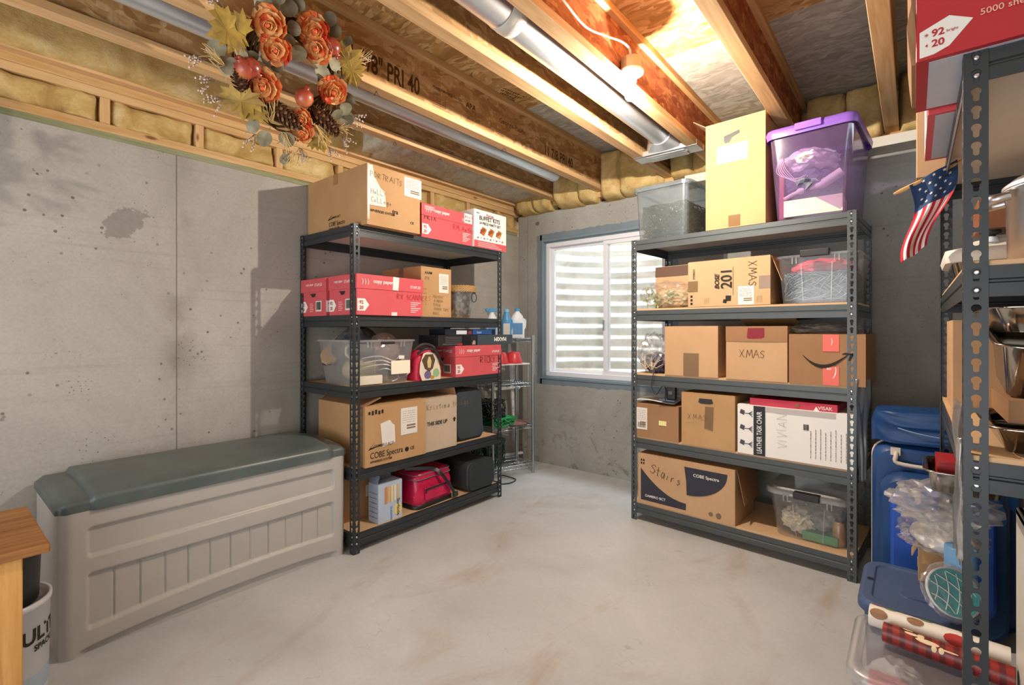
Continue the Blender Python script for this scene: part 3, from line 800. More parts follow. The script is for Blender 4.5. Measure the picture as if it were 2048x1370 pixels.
lt = empty('ceiling_light', (-1.045, 2.17, 2.50), 0, 'bare lit bulb in a white porcelain lampholder on a joist', 'light')
mb = MB(); mb.lathe([(.050, -.02), (.050, .035)], 8, (0, 0, 0), 0); mb.build('junction_box', plain('b79a78', .5, .3, .4), lt, bevel=.002)
mb = MB(); mb.lathe([(.055, -.022), (.060, -.028), (.058, -.036), (.034, -.046), (.027, -.050), (.024, -.075), (.019, -.078)], 36); mb.build('lampholder', plain('f4f2ec', .25, 0, .5), lt)
bm_ = NT('lit_bulb'); bm_.t.nodes.remove(bm_.b)   # thin glass round a small bright filament
e_ = bm_.n('ShaderNodeEmission'); e_.inputs[0].default_value = (1.0, .90, .76, 1); e_.inputs[1].default_value = 9.0
tr_ = bm_.n('ShaderNodeBsdfTransparent'); ad_ = bm_.n('ShaderNodeAddShader'); bm_.l(e_.outputs[0], ad_.inputs[0]); bm_.l(tr_.outputs[0], ad_.inputs[1]); bm_.l(ad_.outputs[0], bm_.out.inputs[0])
pl_ = bpy.data.lights.new('bulb_light', 'POINT'); pl_.energy = 112.0; pl_.color = (1.0, .90, .78); pl_.shadow_soft_size = .013
po_ = bpy.data.objects.new('bulb_light', pl_); COL.objects.link(po_); po_.location = (-1.045, 2.17, 2.368)
mb = MB(); pr = [(.013, -.078), (.014, -.088), (.019, -.100), (.027, -.115), (.0305, -.130), (.029, -.145), (.022, -.157), (.010, -.163), (.001, -.164)]
mb.lathe(pr, 16, (0, 0, 0)); mb.build('bulb', bm_.mat, lt)
pts = [(-1.075, 1.0, 2.50), (-1.04, 1.30, 2.56), (-1.035, 1.57, 2.50), (-1.045, 1.75, 2.49), (-1.03, 1.90, 2.515), (-1.01, 2.0, 2.53), (-1.02, 2.10, 2.545), (-1.04, 2.15, 2.53)]
def spline(P, n=8):
    P = [Vector(p) for p in P]; out = []
    for i in range(len(P) - 1):
        a = P[max(i - 1, 0)]; b = P[i]; c = P[i + 1]; d = P[min(i + 2, len(P) - 1)]
        for q in range(n):
            t = q / n; out.append(0.5 * ((2 * b) + (c - a) * t + (2 * a - 5 * b + 4 * c - d) * t * t + (3 * b - a - 3 * c + d) * t ** 3))
    out.append(P[-1]); return out
tag(MB().tube(spline(pts), .0055, 8, flat=.6).build('cable', plain('efe6da', .5)), 'white electric cable running along the joist to the bulb', 'cable')

# ================================================================== LEFT RACK CONTENTS
def cobe_print(t, scale=1.0, face='front', u=.03, side=False):
    t.text(face, u, .045 * scale, .050 * scale, 'COBE Spectra', M_INK, bold=.0, sx=.78)
    t.text(face, u, .02 * scale, .018 * scale, 'APHERESIS SYSTEM', M_INK)
    t.text(face, u + .02, .105 * scale, .022 * scale, 'GAMBRO BCT', M_INK, shear=.3)
    t.poly(face, [(u - .012, .095 * scale), (u + .03, .135 * scale), (u + .004, .108 * scale), (u + .05, .108 * scale)], M_INK, 'printed_lettering', .0016)
# top shelf
t = box_at(FL, 'cardboard_box', 'largest brown carton on the top shelf, with a torn note reading HOLLY', 'box', .050, .425, -.050, .640, LZ[0] + BL, .335, M_CARD, tape=True)
t.poly('front', [(.01, .12), (.012, .33), (.035, .335), (.05, .27), (.09, .215), (.12, .20), (.125, .115), (.02, .11)], M_PAPER, 'torn_paper_note', .0012)
t.rect('front', .004, .03, .016, .338, M_FILM_W, 'clear_tape', .0018)
t.hand('front', .025, .175, .030, 'HoLLY', M_PEN_F, seed=3, lift=.002).hand('front', .025, .130, .030, 'CoLLege', M_PEN_F, seed=4, lift=.002).hand('front', .02, .27, .032, 'PORTRAITS', M_PEN_F, rot=-.05, seed=8, lift=.0022)
t.label('front', .255, .21, .385, .325, seed=6)
t.text('front', .02, .075, .020, 'APHERESIS SYSTEM', M_INK).text('front', .17, .09, .035, 'tra', M_INK).text('front', .30, .05, .02, 'CE', M_INK, sx=1.1)
cobe_print(t, .75, 'left', .25)
t.flush()
def copy_paper(fr, label, u0, u1, back, depth, z, h, front_long=True, rz=0.0, hand=None, deep=False, barcode_left=True, group=None):
    """red office paper carton with lift-off lid"""
    red = M_RED_D if deep else M_RED
    t = box_at(fr, 'paper_box', label, 'box', u0, u1, back, depth, z, h * .66, red, rz, group, seam=False, body='box_body')
    w_, d = t.w, t.d; lid = MB(); e = .004
    lid.box(-w_/2 - e, w_/2 + e, -d/2 - e, d/2 + e, h * .64, h); lid.build('lid', red, t.root, bevel=.003)
    t.h = h; L = .0052
    def side(face, W_, main):
        t.poly(face, [(.002, h * .10), (.05, h * .10), (.078, h * .25), (.05, h * .40), (.002, h * .40)], M_WHITE, 'printed_panel', .0016)
        t.text(face, .014, h * .27, .026, '92', M_RED_D, bold=.03, lift=.0024).text(face, .014, h * .14, .026, '20', M_RED_D, bold=.03, lift=.0024)
        t.text(face, .006, h * .28, .012, '*', M_RED_D, lift=.0024)
        if main:
            t.text(face, W_ * .22, h * .80, .030, 'copy paper', M_WHITE, bold=.02, lift=L + .001)
            for q in range(3): t.text(face, W_ * .06 + q * .018, h * .78, .034, ')', M_PINKTXT, lift=L + .001)
            t.text(face, W_ * .78, h * .74, .022, 'STAPLES', M_WHITE, bold=.01, lift=L + .001)
            for q in range(6): t.rect(face, W_ * .80, h * (.10 + q * .05), W_ * (.88 + .04 * ((q * 7) % 3)), h * (.118 + q * .05), M_PINKTXT, 'small_print', .002)
        else:
            t.text(face, W_ * .22, h * .82, .020, 'copy paper', M_PINKTXT, bold=.02, lift=L + .001)
            t.text(face, W_ * .58, h * .79, .024, 'STAPLES', M_PINKTXT, bold=.01, lift=L + .001)
            t.barcode(face, W_ * .60, h * .12, W_ * .83, h * .40)
            for q in range(5): t.rect(face, W_ * .36, h * (.12 + q * .05), W_ * (.48 + .03 * (q % 2)), h * (.132 + q * .05), M_PINKTXT, 'small_print', .002)
            t.poly(face, [(W_ * .36, h * .60), (W_ * .60, h * .60), (W_ * .56, h * .52), (W_ * .46, h * .50), (W_ * .42, h * .56)], M_BLACK, 'hand_hole', .0012)
    side('front', w_, True); side('left', d, False)
    if hand: t.hand('front', hand[0], hand[1], hand[2], hand[3], M_PEN, seed=11, wd=.003, lift=.0026)
    return t
t = copy_paper(FL, 'red copy paper box beside the largest carton on the top shelf', .481, .930, .0, .29, LZ[0] + BL, .215, hand=(.02, .115, .035, 'PRIX'))
t.rect('front', .37, .15, .445, .215, M_WHITE, 'printed_panel', .0062).text('front', .376, .185, .024, '8.5 x 11', M_RED_D, lift=.0072, bold=.02).text('front', .385, .165, .016, 'in. 216', M_RED_D, lift=.0072)
t.rect('front', .02, .178, .10, .20, M_PINKTXT, 'logo_frame', .0054).rect('front', .023, .181, .097, .197, M_RED, 'logo_field', .0062).text('front', .027, .183, .017, 'STAPLES', M_WHITE, lift=.0070)
t.hand('front', .27, .09, .035, 'RM Anthony', M_RED_D, seed=5, lift=.0022).flush()
t = box_at(FL, 'party_kit_box', 'white and red buffet kits carton at the window end of the top shelf', 'box', .940, 1.285, -.014, .26, LZ[0] + BL + .0, .262, M_WHITE, tape=False)
t.rect('front', 0, 0, .345, .048, M_RED, 'printed_panel').text('front', .05, .195, .042, 'BUFFET KITS', M_INK, bold=.015, sx=.95).text('front', .05, .165, .026, '24 PIECE PARTY SET', M_INK)
t.text('front', .125, .228, .028, 'Rayven', M_RED_D).rect('front', .10, .222, .23, .225, M_INK, 'logo_line').text('front', .02, .235, .014, '49632', M_INK)
for q in range(3):
    x0 = .055 + q * .085
    t.poly('front', [(x0, .10), (x0 + .045, .085), (x0 + .075, .135), (x0 + .03, .15)], plain(('b4622f', 'b9733d', 'c08a52')[q], .7), 'printed_food_picture')
    for j in range(3): t.rect('front', x0 + .008 + j * .016, .10 + j * .008, x0 + .02 + j * .016, .128 + j * .006, plain('7b3f1c', .7), 'printed_picture_detail', .0014)
for q in range(9): t.rect('front', .03 + q * .033, .062 + .006 * (q % 2), .045 + q * .033, .072, plain('8c5a6d', .7), 'small_print', .0014)
for q in range(3): t.rect('front', .04, .010 + q * .012, .29 - q * .03, .013 + q * .012, M_PINKTXT, 'small_print', .0014)
t.flush()
# second shelf
t = copy_paper(FL, 'red copy paper box at the end of the second shelf, nearest the post', .012, .478, -.012, .285, LZ[1] + BL, .228)
t.poly('front', [(.235, .15), (.275, .148), (.282, .225), (.240, .228)], plain('ece0dc', .6), 'torn_tape_patch', .0066).hand('front', .27, .10, .03, 'RX SCANNERS', M_RED_D, seed=5, lift=.0022).rect('front', .23, .0, .27, .02, M_PINKTXT, 'tape_scrap', .002).flush()
copy_paper(FL, 'red copy paper box at the end of the second shelf, against the wall', .002, .46, .292, .285, LZ[1] + BL, .225).flush()
t = box_at(FL, 'cardboard_box', 'brown carton with handwritten list next to the metal bucket', 'box', .492, .752, .02, .40, LZ[1] + BL, .318, M_CARD, tape=True)
t.text('front', .03, .275, .022, 'AXAM', M_INK, bold=.02).hand('front', .035, .235, .024, 'PA', M_PEN_F, seed=4)
t.label('front', .15, .16, .235, .285, seed=4)
for q, s_ in enumerate(('PRESENT', 'RIBBON', 'TISSUE', 'PAPER TOPS', 'BAGS')): t.hand('front', .10 + .01 * (q % 2), .125 - q * .027, .017, s_, M_PEN_F, seed=20 + q, rot=-.03, wd=.0015)
for q, s_ in enumerate(('Art', 'ties', 'gift')): t.hand('front', .005, .17 - q * .025, .018, s_, M_PEN_F, seed=30 + q, wd=.0015)
t.flush()
# bucket
bx, by = FL.W(.925, .130)
bk = empty('metal_bucket', (bx, by, LZ[1] + BL), 0, 'galvanised metal bucket with rope rim on the second shelf', 'bucket')
MB().lathe([(.085, 0), (.088, .004), (.110, .185), (.113, .19), (.109, .19), (.085, .01), (.001, .008)], 40).build('pail_body', M_GALV, bk)
mb = MB()
for lay in range(3):
    for q in range(40):
        a = 2 * pi * q / 40; a2 = a + .22; rr = .119
        mb.tube([(rr * cos(a), rr * sin(a), .183 + lay * .013), (rr * cos((a + a2) / 2) * 1.03, rr * sin((a + a2) / 2) * 1.03, .191 + lay * .013), (rr * cos(a2), rr * sin(a2), .197 + lay * .013)], .0075, 6)
mb.build('rope_rim', plain('a5855a', .9, 0, .1, .15, 'jute_rope'), bk)
mb = MB(); a0 = R(20)
mb.tube([(.122 * cos(a0) + .0, .122 * sin(a0) + .026 * sin(2 * pi * q / 24), .145 + .032 * cos(2 * pi * q / 24)) for q in range(24)], .003, 8, True)
mb.build('ring_handle', M_BLACK, bk)
# plastic tub with shoes and cables on the third shelf
def tub(fr, name, label, u0, u1, back, depth, z, h, mat, taper=.90, lid=None, clip=None, cat='storage bin', r=.035, ribs=True, rz=0.0, lidh=.022, clipw=.13, group=None, ribmat=None):
    w_ = u1 - u0; x, y = fr.W((u0 + u1) / 2, back + depth / 2)
    t = Thing(name, label, cat, w_, depth, h, (x, y, z), fr.a + rz, group)
    mb = MB(); rings = []
    for k_ in range(9):
        v = k_ / 8; s_ = taper + (1 - taper) * v
        rings.append(rrect(w_ * s_ - .012, depth * s_ - .012, r, .002 + v * (h - .002)))
    mb.loft(rings, 0, True, True, False)
    rim = [rrect(w_ - .012, depth - .012, r, h - .014), rrect(w_ + .006, depth + .006, r + .009, h - .012), rrect(w_ + .006, depth + .006, r + .009, h - .001), rrect(w_ - .014, depth - .014, r, h)]
    mb.loft(rim, 0, False, False, False)
    mb.build('tub_body', mat, t.root)
    if ribs:
        for f_ in (.22, .27, .73, .78):
            xx = -w_/2 + w_ * f_; MB().box(xx - .0025, xx + .0025, -depth/2 - .002, -depth/2 + .006, h - .045, h - .013).build('rim_rib', ribmat or M_CLEAR_MILK, t.root)
        for f_ in (.33, .70):
            xx = (-.5 + f_) * w_; xt = (-.5 + f_) * w_ * taper
            MB().add([(xt - .0025, -depth/2 * taper - .0015, .01), (xt + .0025, -depth/2 * taper - .0015, .01), (xx + .0025, -depth/2 - .0005, h - .05), (xx - .0025, -depth/2 - .0005, h - .05)], [(0, 1, 2, 3)]).build('wall_rib', ribmat or M_CLEAR_MILK, t.root)
    if lid:
        mb = MB(); W2, D2 = w_ + .018, depth + .018
        mb.loft([rrect(W2, D2, r + .012, h - .012), rrect(W2, D2, r + .012, h + lidh * .5), rrect(W2 - .012, D2 - .012, r + .008, h + lidh * .62), rrect(W2 - .05, D2 - .05, r, h + lidh * .62), rrect(W2 - .062, D2 - .062, r, h + lidh), ], 0, False, False, True)
        mb.build('lid', lid, t.root)
    if clip:
        mb = MB(); mb.box(-clipw/2, clipw/2, -depth/2 - .024, -depth/2 - .008, h - .016, h + .02)
        mb.box(-clipw/2, clipw/2, -depth/2 - .016, -depth/2 + .02, h + .012, h + .02)
        mb.build('clip_handle', clip, t.root, bevel=.004)
        mb = MB(); mb.box(-clipw/2, clipw/2, depth/2 + .008, depth/2 + .024, h - .016, h + .02); mb.build('clip_handle', clip, t.root, bevel=.004)
    return t
def crumple(name, label, cat, loc, size, mat, seed=1, amp=.25, freq=2.2, rz=0, sub=4, parent=None, flat=True, group=None):
    """creased bag or film: a displaced ball resting on its base"""
    import bmesh
    bm = bmesh.new(); bmesh.ops.create_icosphere(bm, subdivisions=sub, radius=1.0)
    for v in bm.verts:
        p = v.co.copy(); rdg = 1 - abs(mn.noise(p * freq + Vector((seed, 0, 0)))) * 2
        rdg2 = 1 - abs(mn.noise(p * freq * 2.7 + Vector((0, seed, 0)))) * 2
        s_ = 1 + amp * (rdg - .5) + amp * .45 * (rdg2 - .5)
        v.co = Vector((p.x * s_ * size[0] / 2, p.y * s_ * size[1] / 2, max(-.5, p.z * .5 * s_) * size[2] + size[2] / 2))
    me = bpy.data.meshes.new(name); bm.to_mesh(me); bm.free(); me.materials.append(mat)
    o = bpy.data.objects.new(name, me); COL.objects.link(o); o.location = loc; o.rotation_euler = (0, 0, rz)
    for p in me.polygons: p.use_smooth = not flat
    if parent is not None: o.parent = parent
    if label: tag(o, label, cat, group)
    return o
def tangle(name, mat, c, size, n, r, seed, parent=None, loops=3, label=None, cat=None, floor_z=None):
    rnd = random.Random(seed); mb = MB()
    for i in range(n):
        ph = [rnd.uniform(0, 6.28) for _ in range(6)]; fx, fy, fz = rnd.choice((1, 2)), rnd.choice((1, 2, 3)), rnd.choice((1, 2, 3)); P = []
        m_ = 30
        for q in range(m_):
            t_ = 2 * pi * q / m_
            P.append((c[0] + size[0] / 2 * sin(fx * t_ + ph[0]) * rnd.uniform(.97, 1.0), c[1] + size[1] / 2 * cos(fy * t_ + ph[1]), c[2] + size[2] / 2 * (1 + sin(fz * t_ + ph[2]) * .9)))
        mb.tube(P, r, 5, True)
    o = mb.build(name, mat, parent)
    if label: tag(o, label, cat)
    return o
z = LZ[2] + BL
t = tub(FL, 'plastic_tub', 'open frosted plastic tub full of shoes and cables on the third shelf', .0, .455, .012, .40, z, .262, M_CLEAR_MILK, .86)
MB().box(-.048, .048, -.216, -.206, .236, .252).build('clip_handle', M_BLACK, t.root, bevel=.004)
mb = MB(); mb.box(.035, .175, -.196, -.194, .055, .135); mb.build('cream_card', plain('efe6cc', .7), t.root)
mb = MB(); mb.box(.085, .125, -.203, -.2015, .145, .165); mb.build('printed_label', M_PAPER, t.root)
mb = MB(); mb.box(-.17, -.02, -.185, -.155, .006, .055); mb.build('white_carton', plain('ddd3bf', .8), t.root)
xx, yy = FL.W(.0, .0)
def wl(u, b, zz=0): a_, b_ = FL.W(u, b); return (a_, b_, zz)
# shoes inside and the sole that pokes over the rim
def shoe(label, loc, rot, L=.27, mat=None, sole=None, group=None):
    root = empty('shoe', loc, 0, label, 'shoe', group, rot=rot)
    rings = []; rs = []
    for q in range(15):
        s_ = q / 14; x = (s_ - .5) * L; wd = .036 + .012 * sin(pi * min(1, s_ * 1.1)) + (.006 if s_ > .6 else 0); wd *= (1 - .75 * smooth(.86, 1.02, s_)) * (1 - .5 * smooth(.08, -.04, s_))
        hh = .085 - .045 * smooth(.35, .75, s_) - .02 * smooth(.8, 1, s_)
        rings.append([(x, wd * cos(2 * pi * j / 16), .012 + hh * .5 + hh * .5 * sin(2 * pi * j / 16)) for j in range(16)])
        rs.append([(x, (wd + .003) * cos(2 * pi * j / 16), (.010 + .010 * (1 if sin(2 * pi * j / 16) > 0 else -1))) for j in range(16)])
    MB().loft(rings).build('upper', mat or plain('5b5d63', .7, 0, .3, .1), root)
    MB().loft(rs, smooth=False).build('sole', sole or plain('cfc0a8', .7), root)
    return root
shoe('grey shoe lying on its side at the top of the open tub', wl(.20, .20, z + .175), (R(80), R(8), R(95)), .28)
shoe('dark shoe with a pale sole leaning over the left rim of the open tub', wl(.075, .31, z + .21), (R(150), R(38), R(-70)), .25, plain('3b3a3c', .6), plain('b29a7c', .7))
crumple('cloth_bundle', 'dark grey cloth bundle heaped in the back of the open tub', 'cloth', wl(.22, .29, z + .03), (.22, .34, .31), plain('55565a', .8, 0, .2, .1), 3, .12, 1.6)
crumple('plastic_bag', 'pinkish clear bag bulging above the tub rim by its clip', 'plastic bag', wl(.33, .19, z + .10), (.13, .22, .20), clear('pinkish_bag', milk='e0bfb8', fac=.5, rough=.2), 5, .12, 1.8)
mb = MB()
for q, (a, b, c_) in enumerate(((.10, .42, .13), (.09, .40, .155), (.12, .44, .105), (.22, .36, .08))):
    mb.tube(spline([wl(a, .05 + .01 * q, z + c_), wl((a + b) / 2 - .05, .035, z + c_ + .01), wl((a + b) / 2 + .05, .035, z + c_ - .02), wl(b - .05, .04, z + c_ + .01), wl(b - .02, .05, z + c_ - .05), wl(b - .07, .045, z + c_ - .07)]), .0035, 6)
tag(mb.build('cable_bundle', plain('d9d9d6', .5)), 'white cable looping inside the open plastic tub', 'cable')
crumple('fabric_roll', 'tan folded fabric inside the open tub behind the cable', 'cloth', wl(.16, .18, z + .01), (.17, .22, .15), plain('a59a7a', .8, 0, .2, .1), 8, .06, 1.2)

# game or kitchen pieces between tub and red box
hb = empty('handbag', wl(.535, .07, z), R(90), 'red and white patterned bag with black handle beside the open tub', 'bag')
MB().loft([rrect(.17, .12, .03, 0), rrect(.18, .13, .035, .08), rrect(.15, .11, .03, .16), rrect(.11, .09, .03, .19)], 0, True).build('bag_body', plain('c01f3e', .5, 0, .4), hb)
mb = MB(); outl = [(-.055, 0), (.10, 0), (.10, .05), (.085, .12), (.05, .17), (-.005, .185), (-.045, .17), (-.07, .11), (-.075, .05)]
mb.prism(outl, -.070, -.078, 0, Matrix(((1, 0, 0, 0), (0, 0, 1, 0), (0, 1, 0, 0), (0, 0, 0, 1)))); mb.build('cream_front_panel', plain('d9cbb6', .45), hb, bevel=.004)
def circ(cx, cy, rx, ry, n_=20): return [(cx + rx * cos(2 * pi * q / n_), cy + ry * sin(2 * pi * q / n_)) for q in range(n_)]
FH = Matrix(((1, 0, 0, 0), (0, 0, 1, 0), (0, 1, 0, 0), (0, 0, 0, 1)))
MB().prism([(-.06, .13), (-.03, .165), (.03, .165), (.05, .13), (.03, .075), (0, .055), (-.035, .075)], -.078, -.0795, 0, FH).build('oval_picture', plain('5a4a35', .4, 0, .5, .2), hb)
MB().prism([(-.012, .08), (.01, .08), (.018, .12), (.006, .15), (-.006, .15), (-.018, .12)], -.0795, -.0805, 0, FH).build('picture_figure', plain('cbb27e', .5), hb)
MB().prism(circ(-.012, .036, .028, .026), -.078, -.0795, 0, FH).build('violet_spot', plain('6b5f86', .5), hb)
MB().prism(circ(.058, .045, .026, .028), -.078, -.0795, 0, FH).build('green_spot', plain('8db07f', .5), hb)
MB().prism(circ(.025, .018, .016, .012), -.078, -.0797, 0, FH).build('amber_spot', plain('b8843f', .5), hb)
MB().tube(spline([(-.085, -.06, .17), (-.04, -.09, .20), (.02, -.09, .195), (.06, -.09, .165), (.085, -.09, .12), (.115, -.09, .08), (.108, -.09, .045)]), .0075, 8).build('handle', M_BLACK, hb)
MB().tube(spline([(-.06, -.0, .19), (-.02, -.03, .225), (.06, -.02, .22), (.10, -.04, .19)]), .010, 8).build('zip_flap', plain('3a3532', .6), hb)
t = copy_paper(FL, 'red copy paper box marked RICKY at the window end of the third shelf', .775, 1.236, .0, .28, z, .212, hand=(.24, .085, .046, 'RICKY'))
t.flush()
t = box_at(FL, 'wheel_box', 'long dark carton printed MAXIM lying on the red RICKY box', 'box', .62, 1.372, -.002, .20, z + .2125, .072, M_BLACK, tape=False, seam=False)
t.rect('front', .365, 0, .752, .072, plain('3d474e', .5), 'grey_printed_panel').text('front', .68, .054, .040, 'MAXIM', M_WHITE, rot=pi, bold=.035, sx=1.1, lift=.0018)
t.rect('front', .22, .006, .285, .066, plain('15161a', .4), 'picture_frame', .0012).rect('front', .296, .004, .352, .068, plain('23252b', .4), 'picture_frame', .0012).poly('front', [(.31, .006), (.345, .006), (.34, .03), (.328, .036), (.315, .025)], plain('a98f84', .6), 'picture_detail', .0018)
for q in range(4): t.rect('front', .06, .025 + q * .011, .21, .0265 + q * .011, plain('8a8a8a', .6), 'small_print', .0014)
t.rect('front', .17, .004, .215, .016, M_RED_D, 'red_mark', .0014).text('front', .17, .016, .014, 'Electric Knife Sharpener', plain('77777a', .6), rot=pi).flush()
t = box_at(FL, 'tool_box', 'slim blue and white carton lying on the dark MAXIM box', 'box', .70, 1.20, .02, .16, z + .286, .040, plain('1c2230', .5), tape=False, seam=False)
t.rect('front', .10, .004, .20, .030, plain('d5d8de', .5), 'printed_panel').rect('front', .26, .002, .46, .036, plain('27508f', .5), 'printed_panel').text('front', .30, .010, .022, 'Stand', plain('a9c4e2', .5), lift=.002).rect('front', .21, .004, .25, .026, plain('7a3140', .5), 'printed_panel').flush()

# fourth shelf
z = LZ[3] + BL
t = box_at(FL, 'cardboard_box', 'brown medical carton with two torn labels on the fourth shelf', 'box', .065, .503, -.012, .50, z, .342, M_CARD, tape=False)
cobe_print(t)
t.poly('front', [(.115, .10), (.10, .235), (.165, .25), (.185, .225), (.20, .215), (.205, .115)], M_PAPER, 'torn_label', .0012)
t.label('front', .245, .145, .37, .305, seed=9)
for q in range(5): t.rect('front', .02 + q * .022, .295 - .004 * (q % 2), .033 + q * .022, .312 + .004 * (q % 3), M_INK, 'handling_symbols', .0014)
t.text('front', .315, .048, .026, 'CE', M_INK).poly('front', circ(.29, .055, .014, .014, 14), M_INK, 'recycle_symbol', .0014)
flap(t, 'back', .16, -60, M_CARD_D); flap(t, 'left', .12, -70, M_CARD_D); t.flush()
t = box_at(FL, 'cardboard_box', 'pale carton printed THIS SIDE UP on the fourth shelf', 'box', .512, .785, .0, .44, z, .335, M_CARD_P, tape=False)
t.text('front', .012, .165, .034, 'THIS SIDE UP', M_INK, bold=.018, sx=.88).poly('front', [(.243, .165), (.243, .18), (.235, .18), (.25, .195), (.265, .18), (.257, .18), (.257, .165)], M_INK, 'arrow_mark', .0016)
t.hand('front', .01, .265, .040, 'Kristina things', M_PEN_F, seed=14, wd=.0025); flap(t, 'back', .10, -25, M_CARD_D); flap(t, 'right', .10, -15, M_CARD_D); t.flush()
def speaker(name, label, u0, u1, back, depth, z_, h, lean=0.0, fabric='3c4448', rz=0.0):
    w_ = u1 - u0; x, y = FL.W((u0 + u1) / 2, back + depth / 2)
    t = Thing(name, label, 'speaker', w_, depth, h, (x, y, z_), FL.a + rz)
    mb = MB(); r = .05
    def rr(yy, sc): return [(px * sc, yy, h/2 + pz * sc) for px, pz, _ in [(p[0], p[1], 0) for p in rrect(w_, h, r, 0, 6)]]
    rings = [[(p[0] - lean * (p[2] / h), p[1], p[2]) for p in rr(yy, sc)] for yy, sc in ((-depth/2, .96), (-depth/2 + .012, 1.0), (depth/2 - .02, 1.0), (depth/2, .95))]
    mb.loft(rings, 0, False); mb.build('cabinet', M_CHAR, t.root)
    rim = [[(p[0] - lean * (p[2] / h), p[1] - .004, p[2]) for p in rr(-depth/2, .93)], [(p[0] - lean * (p[2] / h), p[1] - .008, p[2]) for p in rr(-depth/2, .90)]]
    MB().loft(rim, 0, False).build('grille', plain(fabric, .75, 0, .3, .12), t.root)
    return t
speaker('speaker', 'tall charcoal speaker on the fourth shelf next to the pale carton', .83, 1.11, .05, .30, z, .36, .03)
# bottom shelf
z = LZ[4] + BL
t = box_at(FL, 'cardboard_box', 'brown carton at the back of the bottom shelf behind the Surfside box', 'box', .03, .33, .20, .33, z, .30, M_CARD, tape=False)
t.rect('front', .18, .12, .20, .19, M_PAPER, 'white_sticker'); t.flush()
t = box_at(FL, 'glassware_box', 'small blue and white carton printed Surfside on the bottom shelf', 'box', .185, .357, .035, .10, z, .228, plain('b7c6da', .5, 0, .3, .08), tape=False, seam=False)
M_BLUEP = plain('4c6ea8', .5)
t.text('front', .132, .118, .032, 'Surfside', M_INK, rot=-pi/2, bold=.008, lift=.002).text('front', .085, .085, .018, 'GLASSWARE', M_BLUEP, rot=-pi/2, lift=.002)
t.poly('front', circ(.14, .055, .03, .035), plain('e8d488', .6), 'printed_sun', .0012)
for q in range(5): t.rect('front', .045 + q * .022, .105 + .006 * (q % 2), .060 + q * .022, .205, plain(('c98a4a', 'e0b060', 'e8cf94', 'e9ddc0', 'c9b58a')[q], .5), 'printed_glass_picture', .0012)
t.lines('left', .012, .03, .09, 6, .028, M_BLUEP, 'small_print', .003)
flap(t, 'left', .05, -20, plain('8f9bb0', .6)); flap(t, 'back', .05, 20, plain('8f9bb0', .6)); t.flush()
# red cooler bag
cx, cy = FL.W(.625, .17)
cb = empty('cooler_bag', (cx, cy, z), R(93), 'crimson soft cooler bag with black straps on the bottom shelf', 'bag')
M_CRIM = NT('crimson_shiny_fabric'); c = M_CRIM.ramp(M_CRIM.noise(M_CRIM.coord(), 9, 5), [(.3, 'a80f3c'), (.6, 'c81a4e'), (.8, 'd8406e')]); M_CRIM.color(c); M_CRIM.set(.32, 0, .5); M_CRIM.bump(M_CRIM.noise(M_CRIM.coord(), 14, 4), .5, .02); M_CRIM = M_CRIM.mat
MB().loft([rrect(.335, .255, .04, .02), rrect(.345, .265, .045, .07), rrect(.335, .255, .045, .14), rrect(.315, .235, .045, .185)], 0, True).build('bag_body', M_CRIM, cb)
MB().loft([rrect(.35, .27, .05, 0), rrect(.352, .272, .05, .022), rrect(.34, .26, .045, .026)], 0, True).build('base_panel', M_BLACK, cb)
MB().loft([rrect(.325, .245, .045, .185), rrect(.318, .238, .045, .21), rrect(.27, .20, .045, .222)], 0, True).build('top_flap', M_CRIM, cb)
mb = MB(); mb.tube(rrect(.330, .250, .045, .183), .0042, 6, True); mb.tube(rrect(.322, .242, .045, .209), .0035, 6, True); mb.build('piping', plain('6d6a70', .4), cb)
MB().loft([[(-.10 + .0, -.136, .045), (.12, -.136, .045), (.12, -.136, .125), (-.10, -.136, .125)], [(-.097, -.146, .05), (.117, -.146, .05), (.117, -.142, .12), (-.097, -.142, .12)]], 0, False).build('front_pocket', M_CRIM, cb, bevel=.004)
mb = MB(); mb.box(-.10, .12, -.150, -.144, .115, .124); mb.box(-.104, -.096, -.150, -.144, .095, .124); mb.build('pocket_zip', M_BLACK, cb)
def strap(pts, wd, th):
    mb = MB(); P = spline(pts, 6); 
    for a, b in zip(P, P[1:]):
        d = (b - a).normalized(); s_ = d.cross(Vector((0, -1, .2))).normalized() * wd / 2; n_ = Vector((0, -th, 0))
        mb.add([a + s_, a - s_, b - s_, b + s_, a + s_ + n_, a - s_ + n_, b - s_ + n_, b + s_ + n_], [(0, 1, 2, 3), (4, 7, 6, 5), (0, 3, 7, 4), (1, 5, 6, 2)])
    return mb
strap([(-.13, .02, .225), (-.06, -.06, .232), (-.0, -.12, .225), (.03, -.155, .19), (.09, -.165, .11), (.14, -.160, .045), (.165, -.150, .022)], .022, .004).build('shoulder_strap', M_BLACK, cb)
MB().box(.135, .175, -.172, -.150, .012, .042).build('strap_buckle', M_CHAR, cb, bevel=.004)
speaker('subwoofer', 'black rounded subwoofer on the bottom shelf beside the cooler bag', .905, 1.185, .015, .36, z, .205, 0, '2f363a')

